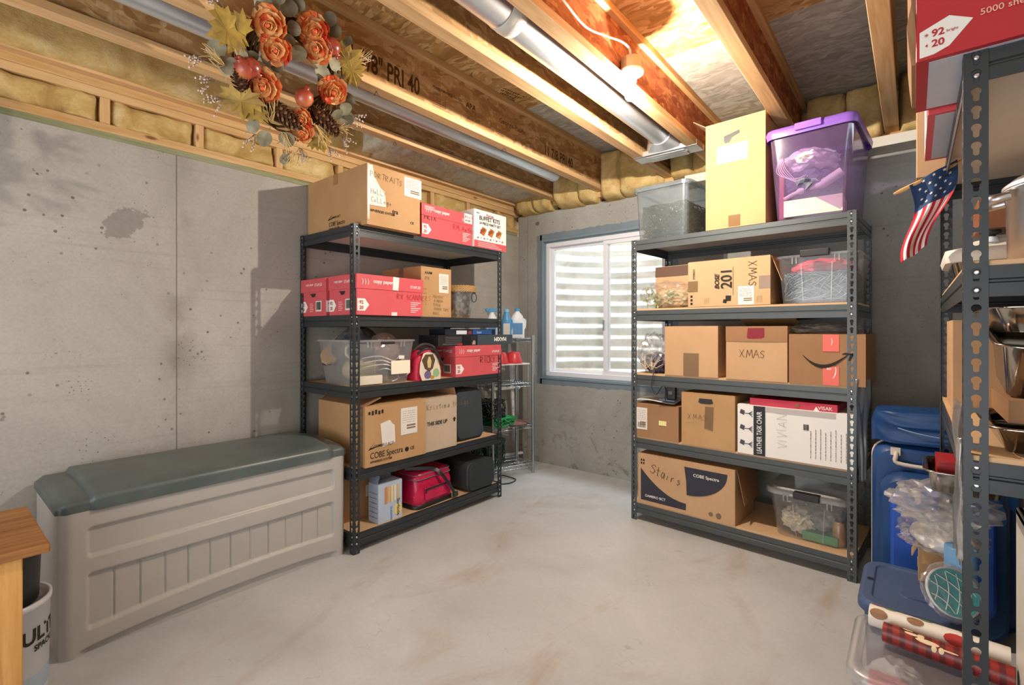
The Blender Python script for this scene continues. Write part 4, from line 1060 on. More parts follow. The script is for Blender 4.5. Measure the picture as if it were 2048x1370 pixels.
# ================================================================== RIGHT RACK CONTENTS
z = RZ[0] + BL
t = tub(FR, 'storage_bin', 'bluish clear bin of green garland at the left end of the top shelf', .015, .385, .0, .50, z, .325, M_CLEAR_BLUE, .93, M_CLEAR_BLUE, None, ribs=False)
M_GREEN = plain('35432f', .7, 0, .2, .2, 'garland_green')
tangle('string_lights', M_GREEN, (0, 0, .015), (.30, .40, .22), 42, .0028, 3, t.root)
mb = MB(); rnd = random.Random(7)
for q in range(26):
    p = (rnd.uniform(-.14, .14), rnd.uniform(-.20, .19), rnd.uniform(.03, .20)); M4 = Matrix.Translation(p) @ Matrix.Rotation(rnd.uniform(0, 3), 4, (rnd.random(), rnd.random(), 1))
    mb.box(-.009, .009, -.006, .006, -.006, .006, 0, M4)
mb.build('light_plugs', plain('c9bfa6', .5), t.root)
t = box_at(FR, 'cardboard_box', 'tall upright carton with hand hole on the top shelf, tallest of all', 'box', .488, .815, .0, .36, z, .615, M_CARD, tape=False)
t.poly('front', [(.105, .505), (.105, .53), (.19, .548), (.192, .53), (.15, .515), (.135, .49), (.112, .488)], M_BLACK, 'hand_hole', .001)
t.label('front', .065, .375, .235, .475, seed=8, bar=False).rect('front', .13, .005, .195, .07, M_TAPE, 'packing_tape', .0012)
flap(t, 'left', .10, 55, M_CARD_L, .02); flap(t, 'front', .13, -70, M_CARD_L, .01); t.flush()
t = tub(FR, 'storage_bin', 'purple translucent bin with purple lid rim on the top shelf', .830, 1.225, -.035, .54, z, .46, M_CLEAR_PURPLE, .86, None, plain('8a5fc0', .35), ribs=False, clipw=.12)
mb = MB(); W2, D2, r_ = .41, .555, .05
mb.loft([rrect(W2, D2, r_, .43), rrect(W2 + .01, D2 + .01, r_, .46), rrect(W2, D2, r_, .478), rrect(W2 - .03, D2 - .03, r_ - .01, .482), rrect(W2 - .035, D2 - .035, r_ - .01, .462)], 0, True, False, False); mb.build('lid_rim', plain('7c55ae', .35, 0, .5), t.root)
MB().loft([rrect(W2 - .034, D2 - .034, r_ - .01, .462), rrect(W2 - .04, D2 - .04, r_ - .01, .466)], 0, False).build('lid', M_CLEAR_PURPLE, t.root)
def on(fr, u, b, zz): a_, b_ = fr.W(u, b); return (a_, b_, zz)
tag(MB().box(-.13, .13, -.10, .10, 0, .085, 0, None).build('pine_block', lumber('pale_pine', 'x', ('d9bf9d', 'e6cfb0', 'efdcc0'))), 'pale pine block at the bottom of the purple bin', 'wood block').location = on(FR, 1.03, .10, z + .012)
crumple('white_cloth', 'white crumpled cloth inside the purple bin', 'cloth', on(FR, 1.0, .14, z + .24), (.26, .32, .14), plain('e6e0da', .8), 4, .2, 2.0)
crumple('dark_cloth', 'grey blue cloth in the middle of the purple bin', 'cloth', on(FR, 1.0, .16, z + .10), (.27, .34, .18), plain('6b6c7c', .8, 0, .2, .15), 9, .2, 2.0)
mb = MB(); mb.tube(spline([(-.12, 0, .0), (-.05, -.0, .03), (.05, 0, .05), (.14, 0, .10)]), [.014] * 8 + [.024] * 8 + [.032] * 9, 12, flat=.7)
o = tag(mb.build('cloth_roll', plain('eadfd6', .6)), 'slim white tapered roll lying above the pine block in the purple bin', 'roll'); o.location = on(FR, 1.02, .03, z + .115)
mb = MB()
for q in range(6): mb.tube(spline([(-.02 + .003 * q, .0, .0), (-.03 + .01 * q, -.01, -.07), (.02 + .015 * q, -.01, -.11 - .01 * q), (.08 + .01 * q, -.01, -.12 + .005 * q)]), .0022, 5)
o = tag(mb.build('ribbon_strings', plain('ddd3cf', .6)), 'thin pale strings trailing from the white cloth in the purple bin', 'string'); o.location = on(FR, .90, .01, z + .33)
tag(MB().box(-.012, .012, -.16, .16, 0, .33).build('red_folder', plain('b0484f', .5), bevel=.003), 'red folder standing at the left inside the purple bin', 'folder').location = on(FR, .877, .19, z + .012)
# second shelf
z = RZ[1] + B
t = box_at(FR, 'cardboard_box', 'small orange-brown box with a dark top band behind the bag of greenery', 'box', .105, .345, .13, .25, z, .275, M_CARD_L, tape=False)
t.rect('front', 0, .21, .24, .275, plain('5f4638', .7), 'dark_top_band').rect('left', 0, .21, .25, .275, plain('5f4638', .7), 'dark_top_band').flush()
t = empty('artificial_plant', on(FR, .20, .10, z), 0, 'bag of pale artificial greenery on the second shelf', 'artificial plant')
crumple('clear_bag', None, None, (0, 0, 0), (.34, .17, .175), M_FILM, 6, .22, 2.2, parent=t)
crumple('tan_padding', None, None, (.03, .02, .002), (.24, .12, .125), plain('b8a27c', .8, 0, .2, .15), 12, .2, 2.4, parent=t)
mb = MB(); rnd = random.Random(4)
for q in range(34):
    a = rnd.uniform(0, 6.28); L = rnd.uniform(.03, .055); o_ = Vector((rnd.uniform(-.12, .08), rnd.uniform(-.06, -.03), rnd.uniform(.02, .10)))
    M4 = Matrix.Translation(o_) @ Matrix.Rotation(a, 4, 'Y') @ Matrix.Rotation(rnd.uniform(-.5, .5), 4, 'X')
    mb.add([(0, 0, 0), (L * .4, 0, .007), (L, -.004, 0), (L * .4, 0, -.007)], [(0, 1, 2, 3)], 0, False, M4)
mb.build('leaves', plain('8f9a62', .7, 0, .2, .2), t, solid=.0006)
t = box_at(FR, 'speaker_box', 'carton printed 201 with XMAS written sideways, on the second shelf', 'box', .380, .838, .004, .40, z, .268, M_CARD_L, tape=False)
t.text('front', .255, .10, .088, '201', M_INK, rot=pi/2, sx=.9).text('front', .185, .10, .036, 'BOSE', M_INK, rot=pi/2, bold=.03, shear=.25)
t.hand('front', .345, .245, .042, 'XMAS', M_PEN, rot=-pi/2, seed=6, wd=.0026).label('front', .29, .004, .375, .108, seed=4).rect('front', .262, .06, .2635, .225, M_INK, 'printed_rule')
t.text('front', .043, .165, .018, 'STEREO', M_INK, rot=pi/2)
t.poly('front', [(.205, .02), (.225, .015), (.23, .035), (.21, .04)], M_INK, 'speaker_picture', .0014).poly('front', [(.22, .03), (.25, .028), (.252, .058), (.222, .06)], M_INK, 'speaker_picture', .0014)
for q in range(4): t.rect('front', .10 + q * .008, .015, .1015 + q * .008, .05, M_PEN_F, 'small_print'); t.rect('front', .39 + q * .008, .015, .3915 + q * .008, .05, M_PEN_F, 'small_print')
for q in range(3): t.rect('front', .015 + .0 * q, .012 + q * .022, .028, .026 + q * .022, M_INK, 'handling_symbols')
t.rect('front', .0, .09, .06, .155, M_TAPE, 'packing_tape', .0012).rect('front', .40, .09, .458, .16, M_TAPE, 'packing_tape', .0012)
flap(t, 'right', .15, 160, M_CARD, .02); t.flush()
t = tub(FR, 'storage_bin', 'clear bin of red and silver tinsel at the right of the second shelf', .862, 1.235, .0, .42, z, .255, M_CLEAR, .90, None, M_BLACK, ribs=True, clipw=.13)
o = crumple('red_cloth', None, None, (0, .01, .12), (.30, .33, .13), plain('b53a48', .7, 0, .3, .1), 5, .15, 2, parent=t.root)
o = tangle('silver_garland', plain('5f6d76', .4, .5, .5, .25), (0, .0, .01), (.30, .35, .16), 80, .003, 9, t.root)
# third shelf
z = RZ[2] + B
t = empty('plastic_bag', on(FR, .115, .10, z), 0, 'clear plastic bag of dark striped trimmings left on the third shelf', 'plastic bag')
crumple('clear_bag', None, None, (0, 0, 0), (.20, .17, .25), M_FILM_W, 21, .3, 2.5, parent=t)
crumple('dark_lining', None, None, (.02, .0, .0), (.17, .14, .13), plain('4b4450', .6, 0, .3, .1), 23, .25, 2.5, parent=t)
mb = MB(); rnd = random.Random(14)
for q in range(16):
    a = rnd.uniform(.2, 2.9); L = rnd.uniform(.05, .085); o_ = Vector((rnd.uniform(-.04, .05), -.078, rnd.uniform(.02, .06)))
    mb.tube([o_, o_ + Vector((cos(a) * L * .5, -.008, sin(a) * L * .5)), o_ + Vector((cos(a) * L, 0, sin(a) * L))], [.004, .006, .002], 6, flat=.4)
mb.build('pale_stripes', plain('cdbba3', .6), t)
o = tag(MB().tube(spline([on(FR, .17, .03, z + .02), on(FR, .165, -.02, z + .0), on(FR, .16, -.03, z - .08), on(FR, .19, -.03, z - .125), on(FR, .23, -.025, z - .07), on(FR, .25, -.022, z - .10), on(FR, .245, -.02, z - .16)]), .0028, 6).build('hanging_cord', M_BLACK), 'thin black cord hanging over the third shelf edge', 'cord')
t = box_at(FR, 'cardboard_box', 'plain brown carton with tape, left of the XMAS carton on the third shelf', 'box', .232, .560, .0, .32, z, .300, M_CARD_L, tape=False)
t.rect('front', .12, .0, .215, .14, M_TAPE, 'packing_tape', .0012); t.flush()
t = box_at(FR, 'cardboard_box', 'XMAS carton on the third shelf with red showing through its top cut-out', 'box', .604, .922, .0, .34, z, .300, M_CARD_L, tape=False, seam=False)
t.rect('front', 0, .215, .318, .300, M_CARD_D, 'shaded_flap', .0022).poly('front', [(.115, .235), (.12, .29), (.205, .29), (.205, .24), (.19, .232), (.13, .23)], plain('7f1c2c', .6), 'cut_out', .003)  # folded flap; its darker card paints in the shadow of the shelf above
t.hand('front', .075, .125, .040, 'XMAS', M_PEN, seed=15, wd=.0022); flap(t, 'back', .14, -70, M_CARD); t.flush()
t = box_at(FR, 'cardboard_box', 'brown carton with a curved arrow smile and pink tape on the third shelf', 'box', .928, 1.262, .0, .34, z, .255, M_CARD_D, tape=False)
arc = [(.065 + .20 * q / 14, .150 - .052 * sin(pi * (q / 14) ** .9) + .01 * (q / 14)) for q in range(15)]
low = [(x, y - .004 - .015 * sin(pi * (x - .065) / .2)) for x, y in arc][::-1]
for a_, b_, c_, d_ in zip(arc, arc[1:], low[::-1], low[::-1][1:]): t.poly('front', [a_, c_, d_, b_], M_INK, 'smile_mark', .0014)
t.poly('front', [(.235, .158), (.25, .166), (.283, .160), (.283, .152), (.262, .155)], M_INK, 'smile_mark', .0014).poly('front', [(.283, .166), (.272, .160), (.262, .125), (.270, .127), (.284, .152)], M_INK, 'smile_mark', .0014)
M_PINK = plain('e0695c', .5)
t.rect('front', .155, .0, .225, .095, M_PINK, 'pink_tape', .0012).rect('front', .155, .17, .225, .255, M_PINK, 'pink_tape', .0012).text('front', .172, .078, .02, 'ao', M_WHITE).text('front', .20, .05, .06, ')', M_WHITE, rot=-.2, sx=.6).text('front', .19, .21, .04, ')', M_WHITE, sx=.6)
t.flush()
crumple('plastic_wrapper', 'crinkled clear wrapper lying on the smile carton', 'plastic wrapper', on(FR, 1.06, .13, z + .259), (.30, .22, .055), M_FILM, 31, .4, 2.6)
# fourth shelf
z = RZ[3] + B
t = box_at(FR, 'cardboard_box', 'brown carton with barcode label at the left end of the fourth shelf', 'box', .028, .322, .0, .30, z, .215, M_CARD_D, tape=False)
t.label('front', .01, .05, .085, .19, seed=6).rect('front', .165, .09, .215, .12, plain('e4dc96', .6), 'yellow_sticker', .0012); t.barcode('front', .012, .055, .08, .10)
flap(t, 'front', .09, -96, M_CARD_D); t.flush()
tag(MB().grid(lambda u, v: ((u - .5) * .26, (v - .5) * .22, .006 * sin(5 * u + 3 * v) + .012 * u * v), 14, 14).build('paper_sheet', M_PAPER, solid=.0015), 'white sheet of paper lying on the barcode-label carton', 'paper').location = on(FR, .15, .12, z + .236)
ad = empty('power_adapter', on(FR, .272, .012, z + .262), FR.a, 'small black power adapter under the third shelf cord', 'adapter')
MB().box(-.028, .028, -.018, .018, 0, .075).build('adapter_body', M_BLACK, ad, bevel=.004); MB().box(-.012, .012, -.021, -.018, .03, .05).build('socket', plain('55595e', .4), ad)
tag(MB().box(-.05, .05, -.04, .04, 0, .004).build('blue_card', plain('5b6f8c', .5)), 'small blue-grey card beside the black power adapter', 'card').location = on(FR, .25, .02, z + .252)
t = box_at(FR, 'cardboard_box', 'carton with a hand hole and XMAS in pen, on the fourth shelf', 'box', .340, .655, .0, .30, z, .312, M_CARD, tape=False)
t.poly('front', [(.105, .262), (.11, .285), (.185, .285), (.192, .262), (.175, .255), (.12, .255)], M_BLACK, 'hand_hole', .001).poly('front', [(.14, .11), (.19, .10), (.195, .24), (.145, .24)], M_TAPE, 'packing_tape', .0012)
t.hand('front', .04, .155, .035, 'XMAS', M_PEN_F, seed=18).hand('front', .03, .12, .02, '-----', M_PEN_F, seed=19, rot=.15); t.flush()
t = box_at(FR, 'chair_box', 'white leather task chair carton filling the right of the fourth shelf', 'box', .668, 1.218, .0, .40, z, .272, M_WHITE, tape=False)
t.rect('front', .085, 0, .145, .272, plain('23272e', .6), 'dark_printed_strip').text('front', .127, .012, .036, 'LEATHER TASK CHAIR', M_WHITE, rot=pi/2, sx=.64, lift=.0022)
for q in range(3):
    cz = .05 + q * .085; M_CH = plain('4a4852', .6)
    t.poly('front', [(.012, cz + .005), (.035, cz - .005), (.04, cz + .02), (.018, cz + .028)], M_CH, 'printed_chair_picture').rect('front', .038, cz + .004, .062, cz + .008, M_CH, 'printed_chair_picture')
    for a in (-.5, -.1, .3, .6): t.poly('front', [(.06, cz + .004), (.06, cz + .008), (.08, cz + .006 + .03 * a), (.079, cz + .002 + .03 * a)], M_CH, 'printed_chair_picture')
t.hand('front', .25, .06, .045, 'VIVIAN', plain('a9a49c', .7), rot=pi/2, seed=9, wd=.0018).barcode('front', .325, .165, .355, .205, back=False)
for q in range(8): t.lines('front', .03, .36 + q * .022, .17 + .01 * (q % 3), 1, .01, M_PEN_F, 'small_print', .0022, True, 40 + q)
t.rect('front', .145, .245, .47, .272, plain('b9b2b0', .6), 'grey_tape_strip', .0012).flush()
t = box_at(FR, 'gift_box', 'thin crimson gift box lying on the leather task chair carton', 'box', .730, 1.145, .01, .28, z + .2755, .038, plain('b52c44', .5, 0, .4, .1), tape=False, seam=False)
t.text('front', .33, .008, .024, 'VISAK', M_PINKTXT, lift=.0015).poly('front', [(.31, 0), (.335, 0), (.322, .022)], M_WHITE, 'white_chip', .0014).poly('front', circ(.235, .018, .012, .012, 10), plain('8a5a3a', .6), 'printed_bow', .0012).flush()
# bottom shelf
z = RZ[4] + B
t = box_at(FR, 'cardboard_box', 'brown carton marked Stairs with dark printed curves on the bottom shelf', 'box', .048, .655, .0, .34, z, .315, M_CARD_L, tape=False)
W_, H_ = .607, .315
M_NAVY = plain('33343f', .6, 0, .3, .05)
cv = [(.02 + .30 * q / 12, .225 - .165 * (1 - (1 - q / 12) ** 2.0)) for q in range(13)]
for (a_, b_) in zip(cv, cv[1:]): t.poly('front', [(a_[0], .02), (b_[0], .02), b_, a_], M_NAVY, 'printed_curve')
def arcx(v): return .325 + .03 * sin(pi * (v - .1) / .2) - .03
cv2 = [(.325 + .24 * sin(pi / 2 * q / 12), .115 + .165 * (1 - cos(pi / 2 * q / 12))) for q in range(13)]
for (a_, b_) in zip(cv2, cv2[1:]): t.poly('front', [a_, b_, (b_[0], .285), (a_[0], .285)], M_NAVY, 'printed_curve')
t.poly('front', [(.325, .115), (.325, .285), (.31, .285), (.322, .20)], M_NAVY, 'printed_curve').text('front', .365, .235, .026, 'COBE Spectra', M_WHITE, lift=.002).text('front', .05, .045, .022, 'GAMBRO BCT', M_WHITE, lift=.002)
t.hand('front', .085, .205, .056, 'Stairs', M_PEN, seed=22, wd=.003, rot=-.22, lift=.0026).poly('front', circ(.47, .035, .013, .013, 12), M_PEN_F, 'recycle_symbol').poly('front', circ(.515, .035, .016, .018, 12), M_PEN_F, 'seal_mark')
for q in range(4): t.rect('front', .02 + .016 * (q % 2), .27 - .02 * (q // 2), .03 + .016 * (q % 2), .284 - .02 * (q // 2), M_INK, 'handling_symbols')
flap(t, 'right', .20, 168, M_CARD_D, .03); t.flush()
t = tub(FR, 'storage_bin', 'clear latching bin of glass jars on the bottom shelf', .812, 1.205, .015, .40, z, .245, M_CLEAR, .84, M_CLEAR_MILK, M_BLACK, clipw=.12, r=.05)
crumple('grey_pouch', None, None, (.03, .0, .02), (.20, .22, .15), plain('8f8c88', .7, 0, .3, .15), 41, .2, 2.2, parent=t.root)
crumple('crumpled_paper', None, None, (-.06, -.04, .01), (.17, .20, .13), plain('cfc6ae', .8, 0, .2, .1), 43, .35, 2.6, parent=t.root)
crumple('bubble_film', None, None, (.0, .0, .10), (.30, .26, .12), M_FILM, 47, .3, 2.4, parent=t.root)
MB().box(-.03, .13, -.155, -.06, .006, .05).build('green_carton', plain('4c8a5c', .6), t.root, bevel=.003)
MB().lathe([(.026, 0), (.03, .01), (.03, .085), (.022, .10), (.022, .115), (.001, .117)], 20, (.128, -.11, .006)).build('amber_jar', plain('a07850', .25, 0, .6, .25), t.root)
# plastic sleeve hanging from the right front post
def sheet(name, label, cat, P0, du, H, mat, w_=.1, seed=0, n=14, amp=.012, bot=None):
    mb = MB(); P0 = Vector(P0); du = Vector(du); nn = du.cross(Vector((0, 0, 1))).normalized()
    bw = bot if bot is not None else 1.0
    def fn(u, v):
        q = P0 + du * ((u - .5) * w_ * (1 + (bw - 1) * v) + w_ * .5) + Vector((0, 0, -v * H)); q += nn * (N3(u * 4 + seed, v * 3) * amp + sin(u * 14 + seed) * amp * .35 * v)
        return tuple(q)
    mb.grid(fn, n, n * 2); o = mb.build(name, mat, None, solid=.0012); return tag(o, label, cat)
sheet('plastic_sleeve', 'grey translucent plastic sleeve hanging on the right post of the front rack', 'plastic sleeve', on(FR, 1.222, -.008, 1.0), (cos(R(50)), sin(R(50)), 0), .50, clear('grey_film', milk='9a9fa0', fac=.6, rough=.2, gloss=.12), .085, 3, bot=.55)

# ================================================================== DECK BOX
M_DBOX = plain('b3afa9', .42, 0, .45, .03, 'taupe_resin'); M_DLID = NT('grey_green_resin'); c = M_DLID.ramp(M_DLID.noise(M_DLID.coord(), 5, 5), [(.3, '4c5756'), (.7, '5d6866')]); M_DLID.color(c); M_DLID.set(.36, 0, .5); M_DLID = M_DLID.mat
db = empty('deck_box', (-2.70, .925, 0), 0, 'long taupe resin deck box with dark grey-green lid against the left wall', 'deck box')
Y0_, Y1_ = -.592, .592; XF_ = .262; HB = .553
def relief(y, z):
    """how far the front face is pushed in at (y, z)"""
    t_ = (y - Y0_) / (Y1_ - Y0_); arch = 4 * t_ * (1 - t_)
    def rr(y0, y1, z0, z1, dep, e=.011):
        r = .02
        dx = max(y0 + r - y, y - (y1 - r), 0); dz = max(z0 + r - z, z - (z1 - r), 0)
        d_ = r - math.hypot(dx, dz) if (dx or dz) else min(y - y0, y1 - y, z - z0, z1 - z, r)
        return dep * smooth(0, e, d_)
    lo1 = .365 + .012 * t_ ; hi1 = .486
    p = rr(-.515, .518, lo1, hi1, .016)
    lo2 = .078 + .035 * t_ + .030 * arch; hi2 = .312 - .006 * arch
    q = rr(-.515, .518, lo2, hi2, .016)
    g = 0
    if q > .014:
        for k_ in range(11):
            gy = -.515 + 1.033 * (k_ + 1) / 12; g = max(g, .006 * smooth(.0045, .001, abs(y - gy)))
    # arched skirt along the floor
    a_ = (y + .0) / .545; sk = 0
    if abs(a_) < 1:
        top = .018 + .030 * (1 - a_ * a_) ** .6 + .012 * t_
        sk = .020 * smooth(0, .014, top - z) * smooth(1, .93, abs(a_))
    return p + q + g + sk
mb = MB(); nu, nv = 420, 110
def fr_(u, v):
    y = Y0_ + u * (Y1_ - Y0_); z = v * HB
    e = min(y - Y0_, Y1_ - y); rnd_ = .040 - math.sqrt(max(0, .040 ** 2 - max(0, .040 - e) ** 2)) if e < .040 else 0
    return (XF_ - rnd_ - relief(y, z) + .006 * v, y, z)
mb.grid(fr_, nu, nv)
for sgn in (-1, 1):   # rounded ends and back
    y = Y1_ * sgn; mb.quad((XF_ - .038, y, 0), (-XF_, y, 0), (-XF_, y, HB), (XF_ - .034, y, HB))
mb.quad((-XF_, Y0_, 0), (-XF_, Y1_, 0), (-XF_, Y1_, HB), (-XF_, Y0_, HB))
mb.build('box_body', M_DBOX, db)
mb = MB(); NP = 26
def lidp(yy, j):
    c_ = smooth(.505, .49, abs(yy)); v = j / NP
    endr = smooth(.600, .575, abs(yy))
    ht = .052 + .020 * c_ - .02 * (1 - endr); fx = .268 + .012 * c_ - .022 * (1 - endr); bk_ = -.262
    # profile from the front lip over the top to the back
    if v < .18: x = fx; z = -.004 + (ht * .62) * v / .18
    elif v < .36:
        q = (v - .18) / .18; x = fx - .055 * (1 - cos(q * pi / 2)) - .03 * q; z = ht * .62 + ht * .38 * sin(q * pi / 2)
    elif v < .9: q = (v - .36) / .54; x = fx - .085 + (bk_ + .02 - (fx - .085)) * q; z = ht + (.014 + .006 * c_) * sin(pi * q)
    else: q = (v - .9) / .1; x = bk_ + .02 - .02 * q; z = ht * (1 - q)
    return (x, yy, HB + z)
ys = sorted(set([-.602, -.600, -.59, -.575, -.56, -.51, -.505, -.50, -.495, -.49, -.47, .47, .49, .495, .50, .505, .51, .56, .575, .59, .600, .602] + [q * .05 for q in range(-9, 10)]))
mb.loft([[lidp(y, j) for j in range(NP + 1)] for y in ys], 0, True, False, False, ring_closed=False)
for y in (ys[0], ys[-1]): mb.add([lidp(y, j) for j in range(NP + 1)], [tuple(range(NP + 1))])
mb.build('lid', M_DLID, db)

# ================================================================== BENCH AND PAILS, LEFT EDGE
M_PINE = lumber('golden_pine', 'y', ('7f5430', '9f6e40', 'b98a58')); M_PINEZ = lumber('golden_pine_upright', 'z', ('b88646', 'd09c58', 'ddb272'))
wb = empty('wooden_bench', (-2.245, -.45, 0), 0, 'golden pine bench with worn top at the lower left corner', 'bench')
MB().box(-.245, .245, -.70, .705, .572, .600).build('top', M_PINE, wb, bevel=.005)
for x_ in (.195, -.215):
    for y_ in (.49, -.648): MB().box(x_, x_ + .028, y_, y_ + .158, 0, .572).build('leg', M_PINEZ, wb, bevel=.003)
MB().box(.190, .208, -.49, .49, .50, .572).build('apron', M_PINE, wb, bevel=.003)
def pail(name, label, loc, r, h, mat, band=None):
    root = empty(name, loc, 0, label, 'pail')
    MB().lathe([(r * .93, 0), (r * .95, .006), (r, h - .02), (r * 1.03, h - .018), (r * 1.03, h), (r * .97, h), (r * .95, h - .015), (.001, h - .016)], 40).build('pail_body', mat, root); return root
pl = pail('paint_pail', 'white paint pail printed ULT between the bench and the deck box', (-2.24, .155, 0), .130, .378, plain('c9cbcf', .35, 0, .5, .04))
R0 = .1285
def wrap_text(txt, a0, z0, size, mat, root, r=R0, bold=.03, name='printed_lettering'):
    vs, fs = text2d(txt, size, bold); mb = MB(); mb.add([((r + .0012) * cos(a0 + x / r), (r + .0012) * sin(a0 + x / r), z0 + y) for x, y in vs], fs); mb.build(name, mat, root)
wrap_text('ULTRA', R(22), .255, .062, M_INK, pl, R0); wrap_text('SPACKLE', R(38), .225, .026, M_INK, pl, R0)
mb = MB(); mb.lathe([(.1232, .04), (.1245, .085)], 40, cap0=False, cap1=False); mb.build('printed_band', plain('3f5878', .4), pl)
mb = MB(); mb.lathe([(.1252, .09), (.1264, .15)], 40, cap0=False, cap1=False); mb.build('printed_band', plain('9fb0bf', .4), pl)
pail('bucket', 'black bucket standing on the white paint pail under the bench', (-2.24, .150, .365), .113, .195, M_BLACK)

# ================================================================== WIRE SHELF IN THE CORNER
aw = math.atan2(3.414 - 3.03, -2.567 + 2.695)
FWs = Frame(-2.695, 3.03, aw); WW, WD = .405, .27
ws = empty('wire_shelf', (-2.695, 3.03, 0), aw, 'chrome four-tier wire shelf in the corner by the window', 'wire shelf')
for px, py in ((0, 0), (WW, 0), (WW, WD), (0, WD)):
    MB().tube([(px, py, .0), (px, py, 1.20)], .0125, 16).build('post', metal('post_chrome_dull', 'b3bcbb', .35), ws)
WSZ = (.085, .421, .784, 1.170)
for zz in WSZ:
    mb = MB()
    for dz in (0, -.028):
        mb.tube([(0, 0, zz + dz), (WW, 0, zz + dz)], .0032, 6); mb.tube([(0, WD, zz + dz), (WW, WD, zz + dz)], .0032, 6)
        mb.tube([(0, 0, zz + dz), (0, WD, zz + dz)], .0032, 6); mb.tube([(WW, 0, zz + dz), (WW, WD, zz + dz)], .0032, 6)
    for y in (0, WD):
        P = [(WW * q / 24, y, zz - .014 + .013 * (1 if q % 2 else -1)) for q in range(25)]; mb.tube(P, .0018, 5)
    for x in (0, WW):
        P = [(x, WD * q / 16, zz - .014 + .013 * (1 if q % 2 else -1)) for q in range(17)]; mb.tube(P, .0018, 5)
    for q in range(1, 16): mb.tube([(WW * q / 16, 0, zz + .002), (WW * q / 16, WD, zz + .002)], .0016, 5)
    for y in (WD * .33, WD * .66): mb.tube([(0, y, zz - .003), (WW, y, zz - .003)], .003, 6)
    mb.build('wire_tier', M_CHROME, ws)
def onw(u, b, zz): a_, b_ = FWs.W(u, b); return (a_, b_, zz)
M_JUG = plain('e6edf2', .4, 0, .5, 0, 'white_jug'); M_JBLUE = plain('4c9bd0', .4, 0, .5)
def jug(label, loc, rz, w_=.13, h=.26, body=None, cap=None, spray=False):
    root = empty('cleaner_bottle', loc, rz, label, 'bottle', 'cleaning bottles on the wire shelf')
    MB().loft([rrect(w_, .075, .03, 0), rrect(w_, .08, .03, h * .55), rrect(w_ * .75, .07, .028, h * .75), rrect(.04, .04, .018, h * .88), rrect(.04, .04, .018, h * .92)], 0, True).build('bottle_body', body or M_JUG, root)
    if spray:
        mb = MB(); mb.box(-.05, .045, -.012, .012, h * .93, h * 1.06); mb.box(-.058, -.045, -.008, .008, h * .98, h * 1.05); mb.box(-.035, -.028, -.006, .006, h * .82, h * .94); mb.build('trigger_head', cap or M_JBLUE, root, bevel=.003)
    else: MB().lathe([(.022, h * .90), (.022, h), (.001, h + .002)], 20).build('cap', cap or M_JBLUE, root)
    MB().box(-w_ * .33, w_ * .33, -.0415, -.0395, h * .12, h * .50).build('label', plain('5f97c6', .4) if body is None else M_PAPER, root)
    MB().tube(spline([(w_ * .38, 0, h * .62), (w_ * .56, 0, h * .60), (w_ * .54, 0, h * .36), (w_ * .44, 0, h * .30)]), .008, 8).build('handle', body or M_JUG, root)
    return root
jug('white jug with pale blue cap nearest the window on the wire shelf', onw(.33, .14, 1.175), aw - R(25))
jug('blue bottle standing behind the white jug on the wire shelf', onw(.20, .11, 1.175), aw - R(30), .085, .25, M_JBLUE, plain('8cc3e6', .4))
jug('white spray bottle with blue trigger on the wire shelf', onw(.07, .14, 1.175), aw - R(20), .10, .24, None, None, True)
tb = empty('small_table', onw(.20, .13, .787), aw, 'small white table standing on the wire shelf with red bowls', 'table')
MB().box(-.16, .19, -.10, .10, .155, .167).build('top', plain('ece3e0', .5), tb, bevel=.003)
for px, py in ((-.15, -.09), (.18, -.09), (.18, .09), (-.15, .09)): MB().tube([(px, py, 0), (px, py, .155)], .004, 8).build('leg', M_CHROME, tb)
for q, (u, lb) in enumerate(((.27, 'red plastic bowl upside down at the window end of the small white table'), (.13, 'red plastic bowl upside down nearer the steel rack on the small table'))):
    o = MB().lathe([(.075, 0), (.076, .006), (.055, .085), (.045, .098), (.001, .10)], 28).build('bowl', plain('d8444c', .35, 0, .5)); tag(o, lb, 'bowl'); o.location = onw(u, .10, .955)
sb = empty('step_stool', onw(.30, .33, 0), aw, 'white wooden ladder stool leaning in the corner behind the wire shelf', 'stool')
M_WW = plain('e3dcd8', .6, 0, .3, .04)
for px, dx in ((-.13, .05), (.06, .07)): MB().loft([[(px + dx * k_ + sx * .016, sy * .011 - .03 * k_ + .0, 1.13 * (1 - k_)) for sx, sy in ((-1, -1), (1, -1), (1, 1), (-1, 1))] for k_ in (0, 1)], 0, False).build('leg', M_WW, sb)
for zz in (.71, .10): MB().tube([(-.16 + (.71 - zz) * .05, -.03, zz), (.16 + (.71 - zz) * .05, -.03, zz)], .014, 12).build('rung', M_WW, sb)
M_CORDG = plain('2f9a55', .5); M_CORDD = plain('1f3a38', .5)
tangle('extension_cord', M_BLACK, (*onw(.03, .10, .50)[:2], .50), (.20, .18, .16), 14, .0045, 2, label='black extension cord coiled above the green cord on the wire shelf', cat='cord')
tangle('extension_cord', M_CORDG, (*onw(.10, .11, .425)[:2], .432), (.26, .22, .075), 16, .0045, 4, label='bright green extension cord coiled on the third wire tier down', cat='cord')
tangle('extension_cord', M_CORDD, (*onw(.02, .12, .09)[:2], .095), (.22, .2, .24), 18, .004, 6, label='dark green cord heaped on the lowest wire tier', cat='cord')
o = tag(MB().loft([rrect(.24, .22, .10, 0, 8), rrect(.27, .25, .12, .012, 8), rrect(.272, .252, .12, .014, 8)], 0, True, True, False).build('round_tray', plain('8b6a62', .5), solid=.003), 'brown-rimmed round tray under the green cord', 'tray'); o.location = onw(.26, .10, .426)
